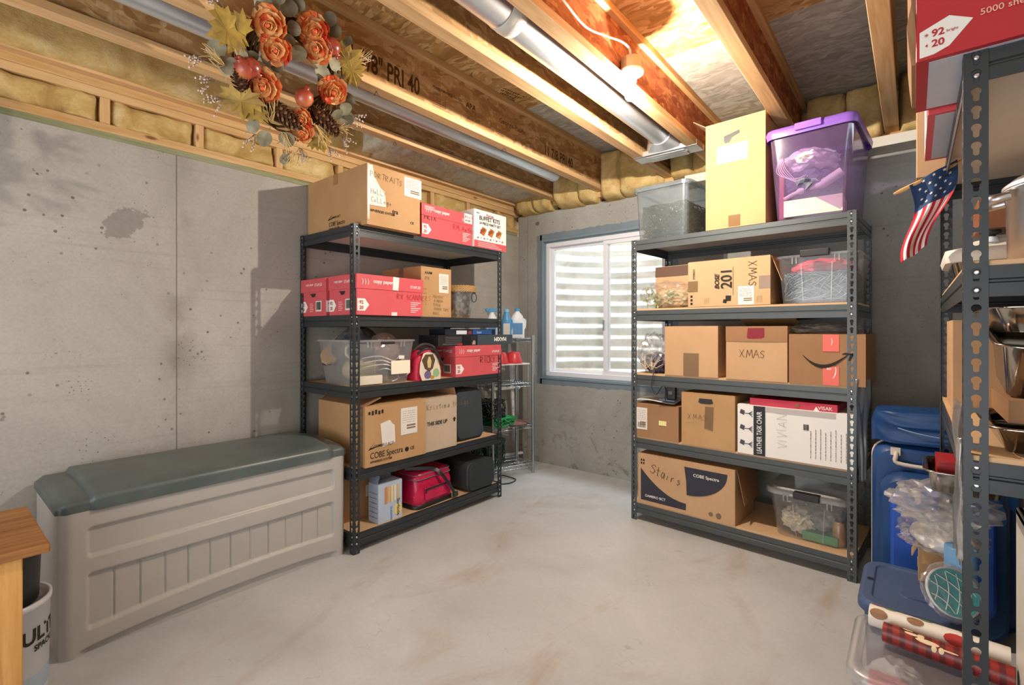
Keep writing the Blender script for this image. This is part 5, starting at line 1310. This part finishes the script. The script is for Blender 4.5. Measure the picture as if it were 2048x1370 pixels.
o = tag(MB().tube(spline([onw(.10, .02, .02), onw(.16, -.10, .006), onw(.05, -.16, .006), onw(-.06, -.08, .006), onw(-.04, .05, .05)]), .005, 6).build('loose_cord', M_CORDD), 'loose dark cord loop on the floor under the wire shelf', 'cord')

# ================================================================== RIGHT RACK NEAR THE CAMERA: CONTENTS
z = NZ[0] + BL
def wbox(name, label, x0, x1, y0, y1, z0, h, mat, **kw):
    fr = Frame(x0, y0, 0); return box_at(fr, name, label, 'box', 0, x1 - x0, 0, y1 - y0, z0, h, mat, tape=False, seam=False, **kw)
t = wbox('paper_box', 'red 5000 sheets paper carton on the near end of the right rack', .004, .50, 1.398, 1.72, z, .235, M_RED_D)
t.rect('bottom', .022, .014, .48, .306, plain('b9bfcb', .3, 0, .5, .06), 'bottom_panel')
t.poly('front', [(.006, .006), (.006, .062), (.055, .082), (.092, .062), (.055, .018), (.03, .008)], M_PAPER, 'printed_panel').text('front', .026, .046, .021, '92', M_RED_D, bold=.03, lift=.002).text('front', .026, .024, .021, '20', M_RED_D, bold=.03, lift=.002).text('front', .014, .044, .016, '*', M_RED_D, lift=.002).text('front', .05, .048, .008, 'bright', M_RED_D, lift=.002).text('front', .015, .026, .010, '4', M_RED_D, lift=.002)
t.text('front', .102, .062, .018, '5000 sheets -', plain('d9a58f', .6), rot=.0, lift=.002, bold=.01)
t.flush()
MB().loft([[(-.249, -.150 + .003 * (q % 2), zz), (-.256 - .004 * (q % 3), -.150, zz), (-.256 - .004 * (q % 3), .12, zz), (-.249, .12, zz)] for q, zz in enumerate([.0, .04, .09, .14, .19, .235])], 0, False).build('torn_edge', M_CARD_D, t.root)
t = wbox('paper_box', 'red and white striped carton behind the 5000 sheets carton', .030, .45, 1.76, 2.23, z, .20, M_RED)
t.rect('bottom', .016, .02, .40, .455, plain('b9bfcb', .3, 0, .5, .06), 'bottom_panel').rect('left', .04, 0, .16, .20, M_WHITE, 'printed_stripe').rect('left', .24, 0, .36, .20, M_WHITE, 'printed_stripe').rect('front', .03, .02, .40, .08, M_WHITE, 'printed_stripe').flush()
wbox('cardboard_box', 'pale upright carton at the window end of the right rack top', .008, .30, 2.45, 2.62, z, .29, M_CARD_L).flush()
# flag
fl = empty('flag', (.05, 2.22, 1.77), 0, 'small American flag on a wooden stick hanging from the right rack', 'flag')
MB().tube([(-.105, .0, -.045), (-.085, 0, -.037), (-.02, 0, -.008), (.10, 0, .045)], [.004, .0075, .0062, .0062], 10).build('stick', plain('c59a5d', .5, 0, .4, .1), fl)
mb = MB(); 
def ff(u, v):   # u along the stripes (down), v across
    x = -.062 + .125 * v * (1 - .45 * u) + .02 * sin(u * 5) - .025 * u + .022 * u * u; zz = .005 - .30 * u - .03 * (1 - v) * (1 - u) + .035 * v + .02 * v * u
    y = -.012 + .022 * sin(v * 9 + u * 3) * (.35 + u) + .012 * sin(u * 8)
    return (x, y, zz)
NU, NV = 52, 52
mb.grid(ff, NU, NV)
for i, f in enumerate(mb.f):
    iu, iv = i // NV, i % NV; u, v = iu / NU, iv / NV
    mb.m[i] = 2 if (u < .36) else (0 if int(v * 9) % 2 == 0 else 1)
o = mb.build('flag_cloth', [plain('b92a38', .8, 0, .2), plain('e8e2da', .8, 0, .2), plain('2f4468', .8, 0, .2)], fl, solid=.0012)
mb = MB()
for r_ in range(5):
    for c_ in range(3 + (r_ % 2)):
        v = .18 + c_ * .22 + (.0 if r_ % 2 else .11); u = .035 + r_ * .065
        if v > .95: continue
        P = []
        for q in range(10):
            rr_ = .038 if q % 2 == 0 else .016; a = pi / 2 + q * pi / 5
            x, y, zz = ff(u - sin(a) * rr_ * .5, v + cos(a) * rr_ * 1.15); P.append((x, y - .0022, zz))
        mb.add(P, [tuple(range(10))])
mb.build('stars', M_WHITE, fl)

z = NZ[1] + B
pt = empty('stock_pot', (.305, 1.60, z), 0, 'large aluminium stock pot with domed lid on the right rack', 'pot')
MB().lathe([(.128, 0), (.138, .006), (.140, .165), (.146, .168), (.146, .172), (.136, .172), (.134, .01), (.001, .008)], 48).build('pot_body', M_ALU, pt)
MB().lathe([(.147, .173), (.147, .180), (.128, .196), (.08, .215), (.02, .222), (.02, .245), (.001, .246)], 48).build('lid', M_ALU, pt)
mb = MB(); mb.tube(spline([(-.138, -.045, .155), (-.165, -.045, .150), (-.172, -.02, .150), (-.172, .02, .150), (-.165, .045, .150), (-.138, .045, .155)]), .0075, 8, flat=1.4); mb.build('handle', M_ALU, pt)
rs = empty('roasting_pan', (.30, 2.40, z), 0, 'stainless roasting pan with pale plastic lid at the back of the middle shelf', 'roasting pan')
MB().loft([rrect(.36, .28, .05, 0), rrect(.40, .32, .05, .10)], 0, True).build('pan_body', M_STAINLESS, rs)
MB().loft([rrect(.43, .35, .06, .085), rrect(.44, .36, .06, .105), rrect(.43, .35, .06, .128), rrect(.33, .25, .05, .140), rrect(.28, .20, .05, .162)], 0, True).build('lid', plain('d9d4c8', .4), rs)
MB().lathe([(.012, .162), (.014, .175), (.028, .18), (.028, .19), (.001, .192)], 20, (-.10, -.10, 0)).build('lid_knob', M_BLACK, rs)
MB().lathe([(.024, .150), (.020, .168), (.001, .170)], 20, (-.10, -.10, 0)).build('knob_base', M_JUG, rs)
t = wbox('wooden_box', 'reddish brown wooden box on the roasting pan lid', .17, .47, 2.30, 2.48, z + .198, .10, plain('8a5638', .45, 0, .4, .15)); t.flush()

z = NZ[2] + B
wbox('cardboard_box', 'tall brown carton standing at the back of the lower right shelf', .100, .34, 2.22, 2.55, z, .30, M_CARD_L).flush()
def tray(label, loc, w_, d, h, rot=(0, 0, 0), group=None, mat=None, r=.03, name='steel_pan', cat='pan'):
    root = empty(name, loc, 0, label, cat, group, rot=rot)
    mb = MB(); mb.loft([rrect(w_ * .88, d * .88, r, 0), rrect(w_ * .97, d * .97, r, h - .004), rrect(w_, d, r + .006, h), rrect(w_ + .02, d + .02, r + .012, h), rrect(w_ + .022, d + .022, r + .013, h - .004)], 0, True, True, False)
    mb.build('pan_body', mat or M_STAINLESS, root, solid=.0012); return root
tray('shallow steel pan at the bottom of the pan stack on the right rack', (.335, 1.66, z), .40, .36, .055)
wbox('cardboard_box', 'flat brown carton between the steel pans on the right rack', .16, .50, 1.52, 1.82, z + .062, .05, M_CARD_D).flush()
tray('deep steel pan tilted on its side above the flat carton', (.325, 1.70, z + .122), .36, .30, .12, (R(8), R(4), 0))
tray('blue-lit steel pan topmost in the pan stack, under the shelf', (.335, 1.67, z + .262), .40, .36, .055)
sheet('plastic_sleeve', 'long grey plastic strip hanging beside the near post of the right rack', 'plastic sleeve', (.079, 1.60, 1.07), (.04, -.99, 0), .36, clear('grey_film_near', milk='7d868d', fac=.5, rough=.3, gloss=.06), .11, 7, bot=1.1)
sheet('plastic_sleeve', 'narrow milky plastic strip in front of the near post', 'plastic sleeve', (.079, 1.46, 1.0), (.0, -1, 0), .26, M_FILM_W, .03, 11)

# drawer tower inside the rack
dt = empty('drawer_tower', (.42, 1.62, 0), 0, 'white plastic drawer tower under the right rack with drawers pulled open', 'drawer unit')
M_DRW = plain('ded9cf', .4, 0, .4, .02); M_DRWB = clear('drawer_plastic', milk='d9d6ce', fac=.75, rough=.3)
mb = MB(); mb.box(-.215, -.20, -.18, .19, 0, .78); mb.box(.20, .215, -.18, .19, 0, .78); mb.box(-.20, .20, .175, .19, 0, .78); mb.box(-.215, .215, -.18, .19, .76, .78); mb.build('cabinet', M_DRW, dt, bevel=.004)
for zz, out in ((.52, .14), (.27, .06), (.03, .02)):
    mb = MB(); x0, x1, y0, y1 = -.195, .195, -.18 - out, .16 - out * .4
    mb.box(x0, x1, y0, y0 + .006, zz, zz + .20); mb.box(x0, x0 + .004, y0, y1, zz, zz + .20); mb.box(x1 - .004, x1, y0, y1, zz, zz + .20); mb.box(x0, x1, y0, y1, zz, zz + .004); mb.box(x0, x1, y1 - .004, y1, zz, zz + .20)
    mb.box(x0 - .012, x1 + .012, y0 - .014, y0, zz + .182, zz + .205); d_ = mb.build('drawer', M_DRW, dt, bevel=.002)

# ================================================================== FLOOR CLUTTER ON THE RIGHT
M_NAVYP = NT('navy_case'); c = M_NAVYP.ramp(M_NAVYP.noise(M_NAVYP.coord(), 4, 4), [(.3, '0f3566'), (.7, '17457c')]); M_NAVYP.color(c); M_NAVYP.set(.45, 0, .4); M_NAVYP = M_NAVYP.mat
M_ROYAL = plain('1c4fae', .45, 0, .5, .08, 'royal_blue'); M_BEIGE = plain('c9bdb0', .45)
def suitcase(label, x0, x1, y0, y1, h, mat, r=.07):
    root = empty('suitcase', ((x0 + x1) / 2, (y0 + y1) / 2, 0), 0, label, 'suitcase')
    W_, D_ = x1 - x0, y1 - y0
    rings = []
    for yy, sc in ((-D_/2, .93), (-D_/2 + .02, .985), (-D_/2 + .05, 1), (D_/2 - .05, 1), (D_/2 - .02, .985), (D_/2, .93)):
        rings.append([(p[0] * sc, yy, h / 2 + .0 + p[1] * sc) for p in rrect(W_, h, r, 0, 7)])
    MB().loft(rings, 0, True).build('shell', mat, root)
    return root, W_, D_
s1, W_, D_ = suitcase('tall navy hard suitcase with beige top handle between the two racks', -.150, .34, 2.78, 3.01, .725, M_NAVYP)
mb = MB(); P = [(p[0] * 1.003, 0, .3625 + p[1] * 1.003) for p in rrect(W_, .725, .07, 0, 7)]; mb.tube(P, .006, 6, True); mb.build('rim_trim', M_BEIGE, s1)
mb = MB(); mb.tube(spline([(-.155, -.135, .70), (-.155, -.155, .685), (-.15, -.16, .655), (-.05, -.16, .648), (.02, -.16, .648), (.03, -.155, .685), (.03, -.135, .70)], 4), .009, 8); mb.box(-.175, -.14, -.145, -.118, .685, .715); mb.box(.015, .05, -.145, -.118, .685, .715); mb.build('handle', M_BEIGE, s1)
s2, W2_, D2_ = suitcase('royal blue suitcase with a white knob in front of the navy suitcase', -.118, .29, 2.655, 2.765, .625, M_NAVYP, .09)
mb = MB(); mb.loft([[(p[0] * sc, yy, .33 + p[1] * sc) for p in rrect(.33, .50, .08, 0, 7)] for yy, sc in ((-.052, 1), (-.066, .97), (-.068, .92))], 0, True); mb.build('raised_panel', M_ROYAL, s2)
MB().lathe([(.018, 0), (.020, .012), (.014, .02), (.001, .021)], 24, (0, 0, 0), 0, Matrix.Translation((-.082, -.07, .565)) @ Matrix.Rotation(R(90), 4, 'X')).build('knob', plain('e8e2da', .4), s2)
MB().box(-.075, -.025, -.085, -.062, .26, .30).build('latch', plain('a9a59a', .4, .5), s2, bevel=.003)
o = empty('duffel_bag', (.08, 2.90, .728), 0, 'soft blue duffel bag lying on top of the navy suitcase', 'bag')
MB().grid(lambda u, v: ((.235 - .05 * (v > .5) * (v - .5)) * (abs(cos(2 * pi * u)) ** .5) * (1 if cos(2 * pi * u) > 0 else -1) * (1 - .9 * smooth(.75, 1, v)), .12 * (abs(sin(2 * pi * u)) ** .5) * (1 if sin(2 * pi * u) > 0 else -1) * (1 - .9 * smooth(.75, 1, v)) + .012 * N3(u * 12, v * 5), .004 + .145 * min(1, v * 1.25) + .016 * N3(u * 9, v * 6, 3)), 64, 24).build('bag_body', M_NAVYP, o)
MB().tube(spline([(-.20, -.08, .10), (-.12, -.12, .07), (0, -.13, .05), (.16, -.12, .045)]), .003, 6).build('piping', plain('7d8fb5', .5), o)
# bins
M_DENIM = plain('42557a', .55, 0, .4, .06, 'denim_blue_plastic')
bb = empty('storage_tote', (.015, 2.175, 0), 0, 'tote with denim blue lid on the floor beside the front rack', 'storage bin')
MB().loft([rrect(.27, .32, .04, 0), rrect(.29, .35, .04, .31)], 0, True).build('tote_body', M_DENIM, bb)
mb = MB(); mb.loft([rrect(.315, .385, .055, .305), rrect(.325, .395, .06, .312), rrect(.325, .395, .06, .332), rrect(.305, .375, .055, .345), rrect(.25, .32, .04, .346), rrect(.243, .313, .04, .340), rrect(.10, .16, .03, .341), rrect(.095, .155, .03, .348)], 0, False); mb.build('lid', M_DENIM, bb, bevel=.003)
MB().lathe([(.010, .3465), (.010, .3475)], 12, (-.135, .0, 0), 0).build('handle_hole', plain('10192c', .6), bb)
t = Thing('clear_tote', 'clear floor tote with frosted lid in front of the denim blue lidded tote', 'storage bin', .32, .375, .31, (.02, 1.765, 0), 0)
mb = MB(); mb.loft([rrect(.29, .345, .05, .003), rrect(.305, .36, .05, .30)], 0, True, True, False); mb.build('tote_body', M_CLEAR_MILK, t.root)
mb = MB(); mb.loft([rrect(.325, .38, .06, .295), rrect(.33, .385, .06, .30), rrect(.33, .385, .06, .318), rrect(.31, .365, .05, .326), rrect(.27, .325, .05, .326), rrect(.262, .317, .05, .320)], 0, True, False, True); mb.build('lid', M_CLEAR_MILK, t.root)
MB().box(-.12, -.03, -.10, .0, .10, .25).build('pink_carton', plain('c77f8c', .6), t.root); crumple('blue_cloth', None, None, (.08, -.05, .03), (.16, .22, .25), M_NAVYP, 51, .12, 2, parent=t.root); crumple('white_tissue', None, None, (-.06, .06, .02), (.16, .18, .24), plain('cfd0d4', .7), 53, .2, 2.4, parent=t.root)
t2 = Thing('clear_tote', 'nearest clear plastic tote at the bottom right corner of the floor', 'storage bin', .34, .36, .20, (.035, 1.375, 0), 0)
mb = MB(); mb.loft([rrect(.30, .32, .05, .003), rrect(.33, .35, .05, .19), rrect(.345, .365, .055, .195), rrect(.345, .365, .055, .205)], 0, True, True, False); mb.build('tote_body', M_CLEAR_MILK, t2.root)
crumple('pink_folded_cloth', None, None, (0, 0, .004), (.26, .28, .17), plain('c9a9ae', .7), 57, .1, 1.8, parent=t2.root)
# wrapping paper rolls
def roll(label, a, b, r, mat, deco):
    a, b = Vector(a), Vector(b); root = empty('wrapping_paper_roll', a, 0, label, 'wrapping paper')
    d = b - a; MB().tube([(0, 0, 0), tuple(d)], r, 28).build('paper_roll', mat, root)
    mb = MB(); mb.tube([tuple(-d.normalized() * .001), (0, 0, 0)], r * .6, 20); mb.build('tube_core', M_CARD_D, root)
    u = d.normalized(); upv = Vector((0, 0, 1)); s_ = u.cross(upv).normalized()
    for nm, col_, items in deco:
        mb = MB()
        for (cx_, ang, rx, ra) in items:   # patches wrapped round the roll
            n_ = 12; P = []
            for q in range(n_):
                th_ = 2 * pi * q / n_; x = cx_ + rx * cos(th_); a_ = ang + ra * sin(th_)
                P.append(tuple(u * x + (s_ * cos(a_) + upv * sin(a_)) * (r + .0012)))
            ctr = tuple(u * cx_ + (s_ * cos(ang) + upv * sin(ang)) * (r + .0022))
            mb.add([ctr] + P, [(0, q + 1, (q + 1) % n_ + 1) for q in range(n_)])
        mb.build(nm, plain(col_, .5), root)
    return root
mA = NT('holiday_paper_white'); mA.color('e6e0d4'); mA.set(.4); mB_ = NT('red_plaid_paper'); cc_ = mB_.sep(mB_.tc.outputs['Object'])
wv = mB_.n('ShaderNodeTexWave'); wv.inputs['Scale'].default_value = 11; mB_.l(mB_.tc.outputs['Object'], wv.inputs['Vector']); wv2 = mB_.n('ShaderNodeTexWave'); wv2.bands_direction = 'Z'; wv2.inputs['Scale'].default_value = 14; mB_.l(mB_.tc.outputs['Object'], wv2.inputs['Vector'])
cP = mB_.mix(mB_.ramp(wv.outputs[1], [(.45, 0), (.7, .7)]), '8f2a25', '33171a'); cP = mB_.mix(mB_.ramp(wv2.outputs[1], [(.5, 0), (.8, .5)]), cP, '5e2122'); mB_.color(cP); mB_.set(.4)
rnd = random.Random(3)
roll('white wrapping paper roll with red ornaments and pine sprigs on the clear tote', (-.105, 1.875, .358), (.20, 1.85, .358), .031, mA.mat,
     [('printed_ornaments', 'b3362f', [(.20, .6, .028, .5), (.02, 2.2, .02, .5)]), ('printed_sprigs', '6c8a4c', [(.05 + .028 * q, 1.7 + .4 * (q % 3), .014, .16) for q in range(8)]), ('printed_bauble', '8f6a4a', [(.025, .7, .022, .5), (.11, 1.1, .02, .4)]), ('printed_red_band', 'c02632', [(.06 + .05 * q, 2.4, .03, .22) for q in range(4)])])
roll('red plaid wrapping paper roll with pale reindeer, nearest on the clear tote', (-.068, 1.80, .354), (.20, 1.765, .354), .027, mB_.mat,
     [('printed_reindeer', 'e2cba4', [(.10, .9, .026, .22), (.085, 1.25, .008, .3), (.13, .55, .006, .3), (.115, .5, .006, .3), (.065, 1.2, .016, .16), (.055, 1.6, .012, .10), (.145, .7, .02, .08)])])
# stack on the blue lid
t = wbox('cardboard_box', 'small brown carton standing on the denim blue lid', .012, .13, 2.26, 2.36, .3495, .125, M_CARD); flap(t, 'front', .06, 150); flap(t, 'left', .05, 160); t.flush()
tag(MB().lathe([(.038, 0), (.04, .003), (.04, .20), (.036, .202), (.001, .203)], 32).build('blue_canister', plain('5f8db8', .4, 0, .5, .05)), 'light blue canister beside the near rack post', 'canister').location = (.115, 2.10, .349)
o = crumple('foam_tray_pack', 'white foam trays wrapped in clear film on the small brown carton', 'foam trays', (.085, 2.27, .478), (.19, .24, .085), plain('ece9e4', .4, 0, .5), 61, .06, 1.3, flat=False)
crumple('clear_wrap', None, None, (-.01, 0, -.006), (.23, .28, .115), M_FILM, 62, .3, 2.6, parent=o)
o = crumple('plastic_film', 'crinkled clear plastic film heaped above the foam trays', 'plastic film', (.075, 2.27, .565), (.26, .28, .13), M_FILM_W, 66, .4, 2.6)
tray('foil roasting pan on top of the crinkled plastic film', (.13, 2.27, .700), .19, .26, .07, (0, 0, 0), None, M_STAINLESS, .03, 'foil_pan', 'foil pan')
t = wbox('red_packet', 'red packet lying in the foil roasting pan', .06, .19, 2.20, 2.36, .735, .06, M_RED_D); t.flush()
pp = empty('paper_plates', (.085, 2.03, .425), 0, 'stack of teal and white paper plates in clear wrap leaning by the post', 'plates', rot=(R(58), R(30), R(12)))
pp.scale = (.8, .8, .8)
MB().lathe([(.05, 0), (.07, .004), (.088, .016), (.090, .030), (.07, .018), (.001, .016)], 40).build('plate_stack', plain('ece9e6', .5), pp)
mb = MB(); mb.lathe([(.001, .0175), (.068, .0185), (.084, .028)], 40, cap0=False, cap1=False); mb.build('teal_face', plain('2f9aa0', .5), pp)
mb = MB()
for rot_ in (.35, 1.35):
    for q in range(4):
        x0 = -.06 + q * .036; L = math.sqrt(max(0, .078 ** 2 - x0 * x0)) * .95
        P = [(x0 + .012 * sin(3.1 * (k_ / 10)), -L + 2 * L * k_ / 10, .0205 + .0012 * rot_) for k_ in range(11)]
        mb.tube(P, .0022, 5, False, 0, Matrix.Rotation(rot_, 4, 'Z'), flat=.3)
mb.build('white_lattice', M_WHITE, pp)
crumple('clear_wrap', None, None, (0, 0, -.012), (.205, .205, .06), M_FILM, 71, .12, 2.4, parent=pp)

# ================================================================== AUTUMN WREATH
WXp = -1.995
wr = empty('wreath', (WXp, .985, 2.285), 0, 'autumn wreath of orange flowers, yellow leaves and pinecones hung on a ceiling joist', 'wreath', rot=(0, R(24), 0))
wr.scale = (1.0, 1.0, 1.04)
def LW(y, z, x=0.0): return Vector((x, y - .965, z - 2.27))
rnd = random.Random(11)
mb = MB()
for k_ in range(18):
    ph = rnd.uniform(0, 6); P = []; rz_ = rnd.uniform(.82, 1.25)
    for q in range(40):
        a = 2 * pi * q / 40; rr_ = rz_ + .07 * sin(3 * a + ph) + .03 * sin(7 * a + ph * 2)
        P.append((.018 * sin(5 * a + ph) - .015, .175 * rr_ * cos(a), .165 * rr_ * sin(a) + .01))
    mb.tube(P, .005, 6, True)
mb.build('vine_ring', plain('5b4129', .9, 0, .1, .2), wr)
m = NT('flower_petal_orange'); c = m.ramp(m.noise(m.coord(), 22, 4), [(.32, 'b8302c'), (.45, 'd2502c'), (.58, 'dc7a3a'), (.75, 'e39d5c')]); m.color(c); m.set(.6); m.b.inputs['Subsurface Weight'].default_value = 0; M_PET = m.mat
m = NT('flower_petal_peach'); c = m.ramp(m.noise(m.coord(), 16, 3), [(.35, 'de8848'), (.6, 'ecb877'), (.8, 'f3d7a2')]); m.color(c); m.set(.6); M_PET2 = m.mat
def flower_mesh(seed, Rf):
    rnd = random.Random(seed); mb = MB()
    for lay, (n_, rad, ht, size) in enumerate(((9, .78, .0, .56), (8, .58, .16, .54), (6, .36, .32, .50), (4, .13, .44, .44))):
        for q in range(n_):
            a = 2 * pi * q / n_ + lay * .5 + rnd.uniform(-.15, .15); tilt = R(8 + lay * 13 + rnd.uniform(-12, 12)); s_ = Rf * size * rnd.uniform(.85, 1.1)
            M4 = Matrix.Rotation(a, 4, 'Z') @ Matrix.Translation((rad * Rf * .72, 0, ht * Rf * .8)) @ Matrix.Rotation(-tilt, 4, 'Y') @ Matrix.Rotation(rnd.uniform(-.3, .3), 4, 'X')
            mat = 1 if rnd.random() < (.42 + .16 * lay) else 0
            def pf(u, v):
                uu = u * 2 - 1; wv_ = math.sqrt(max(0, 1 - abs(uu) ** 2.6)); x = uu * s_ * .58; y = (v * 2 - 1) * s_ * .60 * wv_ * (1 + .1 * sin(u * 9))
                return (x, y, s_ * (.16 * uu * uu + .14 * (v * 2 - 1) ** 2))
            mb.grid(pf, 6, 5, mat, True, M4)
    mb.lathe([(.12 * Rf, .5 * Rf), (.10 * Rf, .62 * Rf), (.001, .66 * Rf)], 10, mat=0)
    return mb.mesh('flower', [M_PET, M_PET2])
FM = [flower_mesh(s_, .080) for s_ in (1, 2, 3)]
def aim(o, d, spin=0.0):
    q = Vector(d).to_track_quat('Z', 'Y'); o.rotation_euler = (q.to_matrix().to_4x4() @ Matrix.Rotation(spin, 4, 'Z')).to_euler()
def inst(me, name, loc, d, spin=0.0, sc=1.0, parent=None):
    o = bpy.data.objects.new(name, me); COL.objects.link(o); o.parent = parent or wr; o.location = loc; aim(o, d, spin); o.scale = (sc, sc, sc); return o
for i, (y, z_, sc) in enumerate(((.838, 2.415, .95), (.875, 2.345, .9), (1.000, 2.47, .95), (1.03, 2.41, .9), (.852, 2.205, 1.0), (1.128, 2.285, .92), (1.025, 2.135, .7), (1.035, 2.09, .75))):
    inst(FM[i % 3], 'flower', LW(y, z_, .035), (1, -.45 + .2 * (i % 3 - 1), -.35), i * 1.3, sc)
# maple leaves
mapl = [(0, 0), (.08, .0), (.32, -.20), (.36, -.04), (.64, -.06), (.56, .12), (.86, .34), (.62, .36), (.64, .60), (.38, .44), (.36, .76), (.20, .68), (0, 1.02)]
outl = mapl + [(-x, y) for x, y in mapl[::-1][1:-1]]
m = NT('maple_leaf_yellow'); c = m.ramp(m.noise(m.coord(), 14, 5), [(.3, '73591a'), (.5, '97782a'), (.7, 'b5973f')]); m.color(c); m.set(.6); M_MAP = m.mat
mb = MB(); P = [(x * .105, (y - .3) * .105, .012 * (x * x) - .010 * abs(x)) for x, y in outl]; ctr = (0, 0.0, .006)
mb.add([ctr] + P, [(0, q + 1, (q + 1) % len(P) + 1) for q in range(len(P))], 0, False)
mb.tube([(0, -.03, .002), (0, .05, .007)], .0012, 5); ME_MAP = mb.mesh('maple_leaf', M_MAP)
for y, z_, sp, sc in ((.70, 2.335, 2.2, 1.0), (.735, 2.345, 1.5, .9), (.785, 2.125, 3.3, 1.05), (.82, 2.11, 2.7, .9), (1.17, 2.415, -.6, 1.1), (1.20, 2.39, -1.0, .9), (1.125, 2.07, 3.8, .7)):
    o = inst(ME_MAP, 'maple_leaf', LW(y, z_, .03), (1, -.5 + rnd.uniform(-.3, .3), -.4 + rnd.uniform(-.3, .3)), sp, sc)
m = NT('eucalyptus_leaf_grey_green'); c = m.ramp(m.noise(m.coord(), 12, 4), [(.3, '6b644c'), (.55, '8c866c'), (.8, 'aca890')]); m.color(c); m.set(.7); M_EUC = m.mat
mb = MB()
def ef(u, v):
    a = 2 * pi * u; return (.030 * v * cos(a), .034 * v * sin(a), .005 * (v * cos(a)) ** 2 * 1.6)
mb.grid(ef, 16, 3); mb.tube([(0, -.028, 0), (0, -.055, -.006)], .0012, 5); ME_EUC = mb.mesh('eucalyptus_leaf', M_EUC)
EU = [(0.688, 2.263), (0.727, 2.307), (0.842, 2.485), (0.861, 2.30), (0.919, 2.396), (0.93, 2.44), (1.059, 2.367), (1.123, 2.395), (1.1, 2.50), (1.225, 2.274), (0.899, 2.014), (0.98, 2.04), (0.851, 2.047), (0.984, 1.965), (0.805, 2.287), (0.744, 2.232), (0.909, 2.50), (1.158, 2.486), (0.893, 2.296), (1.24, 2.197), (.77, 2.20), (.71, 2.22), (1.18, 2.20), (1.08, 2.33), (.80, 2.47), (.96, 2.36), (1.15, 2.33), (.76, 2.28), (1.21, 2.24), (.86, 2.52), (1.06, 2.53), (.94, 2.53)]
for i, (y, z_) in enumerate(EU):
    inst(ME_EUC, 'eucalyptus_leaf', LW(y, z_, rnd.uniform(.0, .04)), (1, -.4 + rnd.uniform(-.8, .8), -.3 + rnd.uniform(-.7, .7)), rnd.uniform(0, 6), rnd.uniform(.75, 1.15))
# pinecones
mb = MB(); mb.lathe([(.006, -.045), (.018, -.03), (.022, 0), (.014, .035), (.003, .05)], 12)
for q in range(90):
    t_ = q / 90; a = q * 2.399; zz = -.042 + .09 * t_; rr_ = .030 * math.sin(pi * min(1, .18 + t_ * .82)) ** .7 + .004
    M4 = Matrix.Rotation(a, 4, 'Z') @ Matrix.Translation((rr_ * .75, 0, zz)) @ Matrix.Rotation(R(-35), 4, 'Y')
    mb.add([(0, -.006, 0), (.012, -.006, .001), (.015, 0, .004), (.012, .006, .001), (0, .006, 0)], [(0, 1, 2, 3, 4)], 1 if q % 3 == 0 else 0, False, M4)
ME_CONE = mb.mesh('pinecone', [plain('4e2f1e', .7, 0, .2), plain('8a6240', .7, 0, .2)])
for y, z_, d in ((.935, 2.135, (.3, 1, -.35)), (.975, 2.115, (.3, 1, -.2)), (1.115, 2.165, (.3, 1, -.3)), (.775, 2.19, (.2, -.6, .8)), (1.15, 2.15, (.4, .9, -.6))):
    inst(ME_CONE, 'pinecone', LW(y, z_, .03), d, 0, 1.0)
mb = MB(); mb.lathe([(.001, -.034), (.02, -.030), (.034, -.012), (.036, .006), (.028, .026), (.012, .034), (.009, .036), (.012, .046), (.007, .043), (.004, .038)], 24); m = NT('pomegranate_skin'); c = m.ramp(m.noise(m.coord(), 9, 3), [(.35, '7d2f24'), (.55, 'a84c34'), (.75, 'cc8a58')]); m.color(c); m.set(.3); ME_POM = mb.mesh('pomegranate', m.mat)
for y, z_, d in ((.79, 2.245, (.5, .7, -.4)), (1.012, 2.213, (.2, .0, .9)), (1.08, 2.435, (.5, .5, -.5)), (.775, 2.235, (.3, -.7, .5))):
    inst(ME_POM, 'pomegranate', LW(y, z_, .045), d, 0, 1.05)
for cx_, cz_ in ((.69, 2.16), (1.235, 2.44), (1.245, 2.215), (1.17, 2.06), (.68, 2.40), (.86, 2.02), (1.23, 2.12), (.70, 2.46), (1.05, 2.02), (.73, 2.11), (.655, 2.22)):
    mb = MB()
    for q in range(9):
        a = math.atan2(cz_ - 2.28, cx_ - .965) + rnd.uniform(-.6, .6); L = rnd.uniform(.03, .075); o_ = LW(cx_, cz_, rnd.uniform(0, .03))
        e_ = o_ + Vector((rnd.uniform(-.015, .02), cos(a) * L, sin(a) * L)); mb.tube([o_, (o_ + e_) / 2 + Vector((.005, 0, .004)), e_], .0011, 4)
        for k_ in range(3): 
            pz = o_.lerp(e_, 1 - .22 * k_); mb.lathe([(.001, -.0038), (.0038, 0), (.001, .0038)], 6, tuple(pz), 1)
    mb.build('berry_sprig', [plain('7a6247', .8), plain('cbb9b0', .5)], wr)
for cx_, cz_, dx, dz, nn_ in [(.90, 2.09, -.02, .09, 16), (.96, 2.06, .03, -.05, 14), (1.08, 2.13, .06, -.06, 20), (1.19, 2.15, .05, .0, 14), (.70, 2.22, -.05, .02, 16), (1.20, 2.43, .05, .04, 14), (1.02, 2.0, 0, -.04, 14), (.99, 2.08, .06, .05, 14)]:
  mb = MB()
  for _q in range(nn_):
    o_ = LW(cx_ + rnd.uniform(-.01, .01), cz_, .04); e_ = o_ + Vector((rnd.uniform(-.02, .02), dx + rnd.uniform(-.03, .03), dz + rnd.uniform(-.03, .03)))
    md = (o_ + e_) / 2 + Vector((rnd.uniform(0, .02), rnd.uniform(-.015, .015), rnd.uniform(-.015, .015))); mb.tube(spline([o_, md, e_], 4), .0012, 4)
  mb.build('raffia_bundle', plain('c9ab74', .8, 0, .2, .15), wr)
